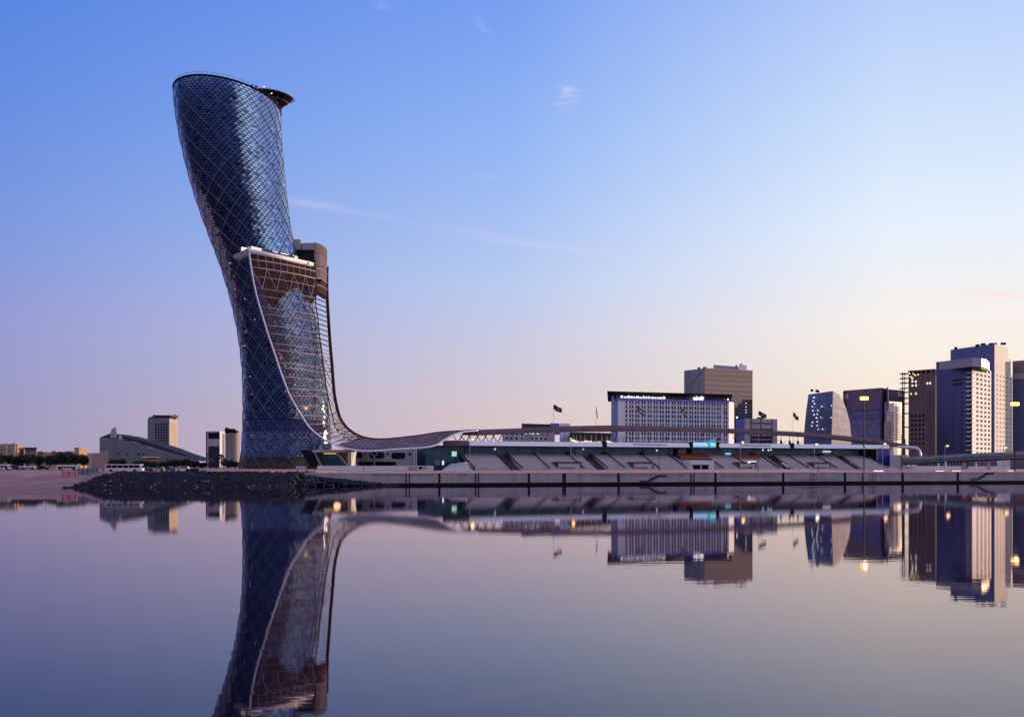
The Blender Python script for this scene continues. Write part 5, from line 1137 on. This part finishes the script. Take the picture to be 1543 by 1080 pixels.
# ------------------------------------------------------------------ trees
def leafmass(mb_, c_, rx, ry, rz, n, s0, s1, rn):
    for _ in range(n):
        while True:
            q_ = Vector((rn.uniform(-1, 1), rn.uniform(-1, 1), rn.uniform(-1, 1)))
            if .25 < q_.length < 1: break
        p = c_ + Vector((q_.x * rx, q_.y * ry, q_.z * rz)); s_ = rn.uniform(s0, s1)
        a = Vector((rn.gauss(0, 1), rn.gauss(0, 1), rn.gauss(0, 1))).normalized(); b_ = a.cross(Vector((rn.gauss(0, 1), rn.gauss(0, 1), rn.gauss(0, 1)))).normalized()
        mb_.poly([p - a * s_, p + b_ * s_ * .5, p + a * s_, p - b_ * s_ * .5])
TREES = 0
def tree(px, D, ytop, wpx, label, group='trees in the dark row on the left bank', leaf='leaf', zb=4.8):
    global TREES; TREES += 1; rn = random.Random(TREES * 7)
    base = Vector((X(px, D), D, zb)); ht_ = Z(ytop, D) - zb; w_ = wpx * D / F / 1.65
    r_ = thing('tree', label, 'tree', base, group); m_ = MB(); th = ht_ * .35
    m_.tube([base, base + Vector((.1, 0, th)), base + Vector((.2, .1, ht_ * .6))], [.28, .2, .1], 6)
    cl = []
    for k in range(7):
        c_ = base + Vector((rn.uniform(-.62, .62) * w_, rn.uniform(-.6, .6) * w_, ht_ * rn.uniform(.38, .78))); cl.append(c_); m_.tube([base + Vector((.1, 0, th)), c_], [.12, .04], 4)
    m_.build('trunk', M['bark'], r_, fix=False); m_ = MB()
    for c_ in cl: leafmass(m_, c_, w_ * rn.uniform(.38, .55), w_ * .5, ht_ * rn.uniform(.16, .24), 150, .18, .42, rn)
    leafmass(m_, base + Vector((0, 0, ht_ * .58)), w_ * .85, w_ * .8, ht_ * .36, 420, .2, .45, rn)
    m_.build('crown', M[leaf], r_, fix=False)
tl = [(-4, 500, 681, 26, 'dark tree at the left edge, above the white van'), (14, 505, 683, 22, 'dark tree behind the roof of the small white van'), (27, 500, 685, 18, 'low dark tree in front of the ribbed house'), (42, 505, 681.5, 26, 'broad dark tree below the pale villa'), (57, 500, 684.5, 18, 'small dark tree between the villa and the terraced roofs'),
      (75, 505, 684, 18, 'dark tree just left of the coach'), (88, 500, 681.5, 24, 'tall dark tree above the left half of the coach'), (101, 503, 680, 24, 'tallest dark tree, above the coach'), (114, 500, 682.5, 22, 'dark tree above the right end of the coach'), (126, 498, 683.5, 16, 'dark tree against the pale corner of the warehouse'),
      (170, 540, 691, 14, 'rounded bush tree at the left foot of the slate hall'), (182, 538, 690, 16, 'rounded dark tree under the blank slate wall'), (212, 520, 693.5, 20, 'low dark tree left of the porch of the slate hall'), (228, 515, 694.5, 26, 'wide low tree below the porch of the slate hall'), (247, 520, 695, 18, 'low tree right of the porch of the slate hall'),
      (263, 515, 690, 22, 'dark tree under the low end of the sloping roof'), (277, 520, 689.5, 24, 'fuller dark tree under the tip of the sloping roof'), (293, 518, 693.5, 20, 'low dark tree beyond the tip of the slate hall'), (306, 515, 696, 14, 'small bush tree left of the palms'), (344, 515, 693, 18, 'dark tree right of the palms'), (355, 512, 695, 16, 'dark tree touching the foot of the leaning tower')]
for q_ in tl: tree(*q_)
def palm(px, D, ytop, label):
    rn = random.Random(int(px * 10)); base = Vector((X(px, D), D, 4.8)); top = Vector((X(px, D) + .2, D, Z(ytop, D) - .8)); r_ = thing('palm_tree', label, 'palm tree', base, 'palms beside the tower')
    m_ = MB(); m_.tube([base, base.lerp(top, .5) + Vector((.12, 0, 0)), top], [.26, .2, .17], 6); m_.build('trunk', M['bark'], r_, fix=False); m_ = MB()
    for k in range(26):
        a = 2 * math.pi * k / 26 + rn.uniform(-.2, .2); up = rn.uniform(-.5, 1.1); L_ = rn.uniform(1.7, 2.4); d = Vector((math.cos(a), math.sin(a), 0)); pts = [top + d * L_ * t_ + Vector((0, 0, up * t_ * 1.2 - t_ * t_ * 1.6)) for t_ in (0, .25, .5, .75, 1)]
        sd = Vector((-d.y, d.x, 0))
        for i in range(4):
            for s_ in (-1, 1):
                for h_ in range(3):
                    p = pts[i].lerp(pts[i + 1], h_ / 3); m_.poly([p, p + (pts[i + 1] - pts[i]) * .25, p + sd * s_ * (.55 - .09 * i) + Vector((0, 0, -.28)) + (pts[i + 1] - pts[i]) * .35])
    m_.build('crown', M['leaf'], r_, fix=False)
palm(317, 500, 679.5, 'tallest palm, in front of the dark glass block'); palm(326, 505, 684, 'middle palm in front of the dark glass block'); palm(333, 500, 682, 'palm at the right corner of the dark glass block')
palm(337.5, 496, 688, 'shortest palm, close to the round tower')

# ------------------------------------------------------------------ vehicles on the left bank
def bank(px, D): x = X(px, D); return Vector((x, D, gz(x, D)))
def coach(px0, px1, D, hgt, label, name='coach', body='white', group=None, wins=5, rot=0, lowwall=.45, cat='coach'):
    base = bank((px0 + px1) / 2, D); L_ = (px1 - px0) * D / F; r_ = thing(name, label, cat, base, group); x0 = base.x - L_ / 2; w_ = 2.4; z = base.z
    m_ = MB(); pr = [(0, .35), (L_ - .05, .35), (L_, hgt * .45), (L_ - .25, hgt * .92), (L_ - .6, hgt), (.35, hgt), (.08, hgt * .9), (0, hgt * .5)]
    f_ = [Vector((x0 + a, base.y, z + b_)) for a, b_ in pr]; g_ = [p + Vector((0, w_, 0)) for p in f_]; m_.poly(f_); m_.poly(g_[::-1]); m_.loft([f_, g_], closed=True); bd = m_.build('body', M[body], r_)
    ww = (L_ - 1.0) / wins
    for k in range(wins):
        m_ = MB(); m_.obox((x0 + .4 + k * ww, base.y - .04, z + hgt * lowwall), (ww - .18, 0, 0), (0, .06, 0), (0, 0, hgt * .36)); m_.build('window', M['carglass'], r_)
    m_ = MB(); m_.obox((x0 + L_ - .12, base.y + .2, z + hgt * .46), (.1, 0, 0), (0, w_ - .4, 0), (0, 0, hgt * .42)); m_.build('windscreen', M['carglass'], r_)
    for cx in (.16, .80):
        for dy in (-.06, w_ - .2):
            m_ = MB(); m_.tube([(x0 + L_ * cx, base.y + dy, z + .45), (x0 + L_ * cx, base.y + dy + .26, z + .45)], .45, 14); wh = m_.build('wheel', M['tyre'], r_)
    return r_
coach(85, 117.5, 402, 1.75, 'long white roofed coach with dark windows parked on the bank, left of the pink board', wins=6, lowwall=.38)
coach(28, 54, 425, 1.3, 'long low white bus parked on the bank below the pale villa', 'minibus', cat='bus', wins=6, lowwall=.3)
coach(-6, 14, 405, 1.9, 'white van with dark windows at the left edge of the bank', 'van', cat='van', wins=3)
hb = coach(158, 214, 352, 2.35, 'long white cabin boat like bus with square windows above the rocks', 'cabin_bus', cat='bus', wins=6, lowwall=.52, body='offwhite')
def car(px, D, w_px, label, body, rev=False):
    base = bank(px, D); L_ = w_px * D / F; r_ = thing('parked_car', label, 'car', base, 'cars parked on the bank'); x0 = base.x - L_ / 2; z = base.z; s_ = -1 if rev else 1
    def pr(pts, y0, y1): 
        m_ = MB(); f_ = [Vector((base.x + s_ * (a - .5) * L_, base.y + y0, z + b_)) for a, b_ in pts]; g_ = [Vector((p.x, base.y + y1, p.z)) for p in f_]; m_.poly(f_); m_.poly(g_[::-1]); m_.loft([f_, g_], closed=True); return m_
    pr([(0, .3), (1, .3), (1, .75), (.97, .88), (.74, .95), (.05, .98), (0, .8)], 0, 1.75).build('body', M[body], r_)
    pr([(.06, .96), (.74, .94), (.60, 1.42), (.55, 1.47), (.2, 1.5), (.13, 1.45)], .12, 1.63).build('cabin', M[body], r_)
    pr([(.12, 1.0), (.69, .98), (.58, 1.38), (.2, 1.41)], .09, 1.66).build('side_window', M['carglass'], r_)
    for cx in (.19, .81):
        for dy in (-.05, 1.6): m_ = MB(); m_.tube([(base.x + s_ * (cx - .5) * L_, base.y + dy, z + .33), (base.x + s_ * (cx - .5) * L_, base.y + dy + .2, z + .33)], .33, 12); m_.build('wheel', M['tyre'], r_)
    for y_ in (.2, 1.4): m_ = MB(); m_.obox((base.x + s_ * .5 * L_ - .02, base.y + y_, z + .62), (.05, 0, 0), (0, .3, 0), (0, 0, .14)); m_.build('headlight', M['white'], r_)
M['cardark'] = mat('dark_car_paint', (.02, .022, .03), .3, .3, 0); M['carsilver'] = mat('silver_car_paint', (.30, .30, .33), .35, .4, 0); M['carblue'] = mat('blue_grey_car_paint', (.09, .10, .16), .35, .3, 0)
for q_ in ((220, 356, 21, 'dark car parked right behind the white cabin bus', 'cardark'), (237, 372, 20, 'silver estate car right of the dark car', 'carsilver', True), (254, 376, 20, 'blue grey car between the silver estate and the white car', 'carblue'), (275, 372, 20, 'white car at the right end of the parked row', 'offwhite', True), (64, 418, 18, 'dark car between the low white bus and the coach', 'cardark'), (20, 412, 17, 'dark car half behind the white van, left edge', 'cardark', True)): car(*q_)
def panelfence(name, label, cat, px0, px1, D, h_, m_, dep=.25, nseg=1, posts=True, lift=0):
    a, b_ = bank(px0, D), bank(px1, D); r_ = thing(name, label, cat, a); mb_ = MB(); mb_.obox(a + Vector((0, 0, lift - .2)), Vector((b_.x - a.x, 0, 0)), (0, dep, 0), (0, 0, h_ + .2)); mb_.build('panel', M[m_], r_)
    if posts:
        for k in range(nseg + 1): p = a.lerp(b_, k / nseg); p.z = a.z; mb_ = MB(); mb_.obox(p + Vector((-.06, -.14, -.2)), (.12, 0, 0), (0, .1, 0), (0, 0, h_ + .3 + lift)); mb_.build('post', M['pole'], r_)
    return r_
M['pinkboard'] = mat('pink_board', (.62, .22, .25), .7, 0, .1, .6); M['bluehoard'] = mat('blue_grey_hoarding', (.19, .19, .30), .7, 0, .1, .4); M['palepink'] = mat('pale_pink_panel', (.42, .30, .33), .7, 0, .08, .4)
panelfence('site_board', 'pink board standing on the sand bank below the coach', 'board', 94, 114, 345, 1.75, 'pinkboard', nseg=2)
panelfence('hoarding', 'blue grey site hoarding on the bank between pink board and cabin bus', 'hoarding', 118, 146.5, 352, 1.9, 'bluehoard', nseg=4)
panelfence('site_screen', 'pale pink hoarding panel just left of the white cabin bus', 'hoarding', 147, 156.5, 351, 2.2, 'palepink', nseg=1)
panelfence('skip_container', 'low blue grey barrier below the white cabin bus at the top of the rocks', 'barrier', 157, 208, 342, 1.15, 'bluehoard', 1.2, 5)
cr_ = panelfence('crate_row', 'low dark timber crates at the right end of the parked cars', 'crates', 281, 299, 366, .85, 'brown', 1.2, 3)

# ------------------------------------------------------------------ street lamps
def lamp(px, D, yhead, zb, label, tall=False, cool=False, en=36):
    base = Vector((X(px, D), D, zb)); zh = Z(yhead, D); r_ = thing('street_lamp', label, 'street lamp', base, 'street lamps along the promenade'); m_ = MB()
    if tall:
        m_.tube([base, base + Vector((0, 0, 1)), Vector((base.x, D, zh))], [.34, .28, .15], 8); m_.build('pole', M['pole'], r_)
        m_ = MB(); m_.tube([Vector((base.x - 1.3, D, zh - .15)), Vector((base.x + 1.3, D, zh - .15))], .1, 6); m_.build('cross_arm', M['pole'], r_)
        for dx in (-1.0, 0, 1.0):
            m_ = MB(); m_.obox((base.x + dx - .5, D - .7, zh + .5), (1.0, 0, 0), (0, 1.0, 0), (0, 0, .22)); hd = m_.build('lamp_head', M['pole'], r_)
            m_ = MB(); m_.prism([(base.x + dx - .45, D - .65), (base.x + dx + .45, D - .65), (base.x + dx + .45, D + .25), (base.x + dx - .45, D + .25)], zh - .75, zh + .49); m_.build('lantern', M['sodium'], hd)
    else:
        t_ = Vector((base.x, D, zh - .4))
        m_.tube([base, t_, t_ + Vector((.15, 0, .65)), t_ + Vector((.55, 0, .95)), t_ + Vector((1.0, 0, .85))], [.14, .11, .09, .08, .07], 6); m_.build('pole', M['polelight'], r_)
        m_ = MB(); m_.obox(t_ + Vector((.35, -.3, .88)), (1.3, 0, 0), (0, .6, 0), (0, 0, .16)); hd = m_.build('lamp_head', M['pole'], r_)
        m_ = MB(); c_ = t_ + Vector((.95, 0, .6)); m_.loft([[c_ + Vector((math.cos(2 * math.pi * k / 10) * rr_, math.sin(2 * math.pi * k / 10) * rr_, zz_)) for k in range(10)] for rr_, zz_ in ((.1, -.35), (.42, -.12), (.55, .15), (.5, .27))], closed=True); m_.build('lantern', M['lampcool'] if cool else M['lampwarm'], hd)
    li = bpy.data.lights.new('lamp_light', 'POINT'); li.energy = en; li.color = (1, .93, .84) if cool else (1, .55, .22); li.shadow_soft_size = .7
    o_ = bpy.data.objects.new('lamp_light', li); COL.objects.link(o_); o_.parent = r_; o_.location = Vector((0 if tall else .95, -1.2, zh - zb - .4))
for q_ in ((708, 405, 662.5, 4.1, 'street lamp in front of the left end of the white fascia'), (860, 425, 664, 4.1, 'street lamp below the terrace restaurant, left of the white hotel'), (1115.5, 440, 667, 4.1, 'street lamp right of the cyan screen'), (1424, 455, 672.5, 4.2, 'street lamp in front of the navy glass tower'), (1512, 470, 675, 4.2, 'street lamp in front of the cream slab end'), (1330, 450, 669.5, 4.2, 'street lamp beside the blue hoarding')): lamp(*q_)
lamp(1227, 445, 670, 4.1, 'street lamp with a white light in front of the curved blue glass tower', cool=True)
lamp(1302, 432, 599.5, 4.1, 'tall mast lamp glowing orange in front of the plum complex', True, en=220)
lamp(1529, 425, 608, 4.1, 'tall mast lamp glowing orange near the right edge', True, en=220)
def thin_pole(px, y0, D, label, zb=4.2):
    b_ = Vector((X(px, D), D, zb)); o_ = thing('light_pole', label, 'pole', b_, 'thin unlit poles'); m_ = MB(); m_.tube([b_, Vector((b_.x, D, Z(y0, D)))], [.12, .08], 6); m_.build('pole_shaft', M['pole'], o_); m_ = MB(); m_.prism([(b_.x - .3, D - .3), (b_.x + .3, D - .3), (b_.x + .3, D + .3), (b_.x - .3, D + .3)], zb - .2, zb + .35); m_.build('base_block', M['quay'], o_)
thin_pole(993, 673, 395, 'thin dark pole on the quay in front of the lettered fascia'); thin_pole(1142.5, 677, 400, 'thin dark pole right of the lit white panel'); thin_pole(1233, 690, 408, 'short thin pole right of the white street lamp'); thin_pole(1358, 655, 430, 'thin dark pole between the blue hoarding and the walkway')
thin_pole(172.8, 660, 470, 'thin pale pole standing before the slate hall', 4.7); thin_pole(68.5, 680, 470, 'thin pole among the dark trees on the left bank', 4.7); thin_pole(190, 690, 470, 'short thin pole right of the fin of the slate hall', 4.7)
thin_pole(548, 690, 400, 'thin pole on the promenade before the annex', 4.2)
# glowing bars at ground level
def ground_light(px0, px1, D, y, label):
    z = Z(y, D); a, b_ = Vector((X(px0, D), D, z)), Vector((X(px1, D), D, z)); r_ = thing('ground_light', label, 'light', a, 'low lights along the quay'); m_ = MB(); m_.obox(a, b_ - a, (0, .3, 0), (0, 0, .42)); m_.build('light_bar', M['litwarm2'], r_); m_ = MB(); m_.obox(a + Vector((-.1, .32, -.9)), b_ - a + Vector((.2, 0, 0)), (0, .3, 0), (0, 0, 1.4)); m_.build('housing', M['tan'], r_)
M['litwarm2'] = mat('lit_bar', (.6, .5, .4), .5, 0, 0, emit=(1, .80, .58), es=1.5)
for q_ in ((1317, 1323.5, 430, 710.3, 'glowing low bar below the blue hoarding, left one of two'), (1324.5, 1331, 430, 710.3, 'glowing low bar below the blue hoarding, right one of two'), (1410, 1423, 440, 710.6, 'glowing low bar in front of the marina pavilion'), (1435, 1448, 442, 710.4, 'glowing low bar left of the broad walkway pier'), (1519, 1528, 450, 710.4, 'glowing low bar below the mast lamp near the right edge')): ground_light(*q_)
for px, h_, label in ((1414, 1.9, 'short white post left of the street lamp under the walkway'), (1425, 2.3, 'taller white post under the walkway'), (1471, 2.2, 'slim white post between the walkway piers')):
    p = Vector((X(px, 455), 455, 4.2)); r_ = thing('white_post', label, 'post', p); m_ = MB(); m_.tube([p, p + Vector((0, 0, h_ + .7))], .32, 8); m_.build('shaft', M['white'], r_); m_ = MB(); m_.tube([p + Vector((0, 0, h_ + .7)), p + Vector((0, 0, h_ + 1.0))], .4, 8); m_.build('cap', M['white'], r_)

# ------------------------------------------------------------------ flags on the grandstand roof
M['flagdark'] = mat('dark_flag_cloth', (.012, .014, .016), .9, 0, .2, 1); M['flagred'] = mat('red_flag_cloth', (.22, .012, .02), .9, 0, .1, 1); M['flagwhite'] = mat('white_flag_cloth', (.55, .54, .56), .9, 0, 0); M['flaggreen'] = mat('green_flag_cloth', (.008, .07, .035), .9, 0, .1, 1)
def flag(px, ytop, kind, droop, label, w_=5.0, h_=2.6):
    u = gs(px, -.2); b_ = gp(u, -.2, 15.2); zt = Z(ytop, b_.y); r_ = thing('flagpole', label, 'flag', b_, 'flags on the grandstand roof'); m_ = MB(); m_.tube([b_, Vector((b_.x, b_.y, zt))], [.10, .05], 6); m_.build('pole', M['polelight'], r_)
    rn = random.Random(int(px)); nx, nz_ = 16, 9; m_ = MB()
    def fp(i, k):
        s_, t_ = i / nx, k / nz_; d = math.cos(droop) ; x = s_ * w_ * d; z = -t_ * h_ - s_ * w_ * math.sin(droop) + .18 * math.sin(s_ * 7 + t_ * 1.5); y = .35 * math.sin(s_ * 9 + t_ * 2 + px) * min(1, s_ * 3)
        return Vector((b_.x + .06 + x, b_.y + y - .1, zt - .15 + z))
    for i in range(nx):
        for k in range(nz_):
            if kind == 'nation': m = 0 if i < 4 else (1 if k < 3 else 2 if k < 6 else 3)
            else: m = 2 if (3 < k < 5 and 4 < i < 12) else 3
            m_.poly([fp(i, k), fp(i + 1, k), fp(i + 1, k + 1), fp(i, k + 1)], m)
    m_.build('cloth', [M['flagred'], M['flaggreen'], M['flagwhite'], M['flagdark']], r_, smooth=True)
for px, y, kd, dr, w_, lb in ((834, 609, 'plain', .42, 3.6, 'dark flag streaming on the pole left of the terrace restaurant'), (898, 612, 'plain', 1.40, 3.8, 'dark limp flag on the pole just left of the white hotel'), (960, 611, 'nation', .62, 3.9, 'red hoisted flag before the left part of the hotel windows'), (1027, 614, 'nation', .75, 3.4, 'red hoisted flag before the middle of the hotel windows'), (1090.5, 614.5, 'nation', 1.0, 3.2, 'red hoisted flag before the right end of the hotel windows'), (1143, 618.5, 'plain', .42, 3.6, 'dark streaming flag above the low grey office'), (1195, 620.5, 'plain', .72, 3.0, 'dark flag in the open sky left of the curved glass tower')): flag(px, y, kd, dr, lb, w_, 2.0)
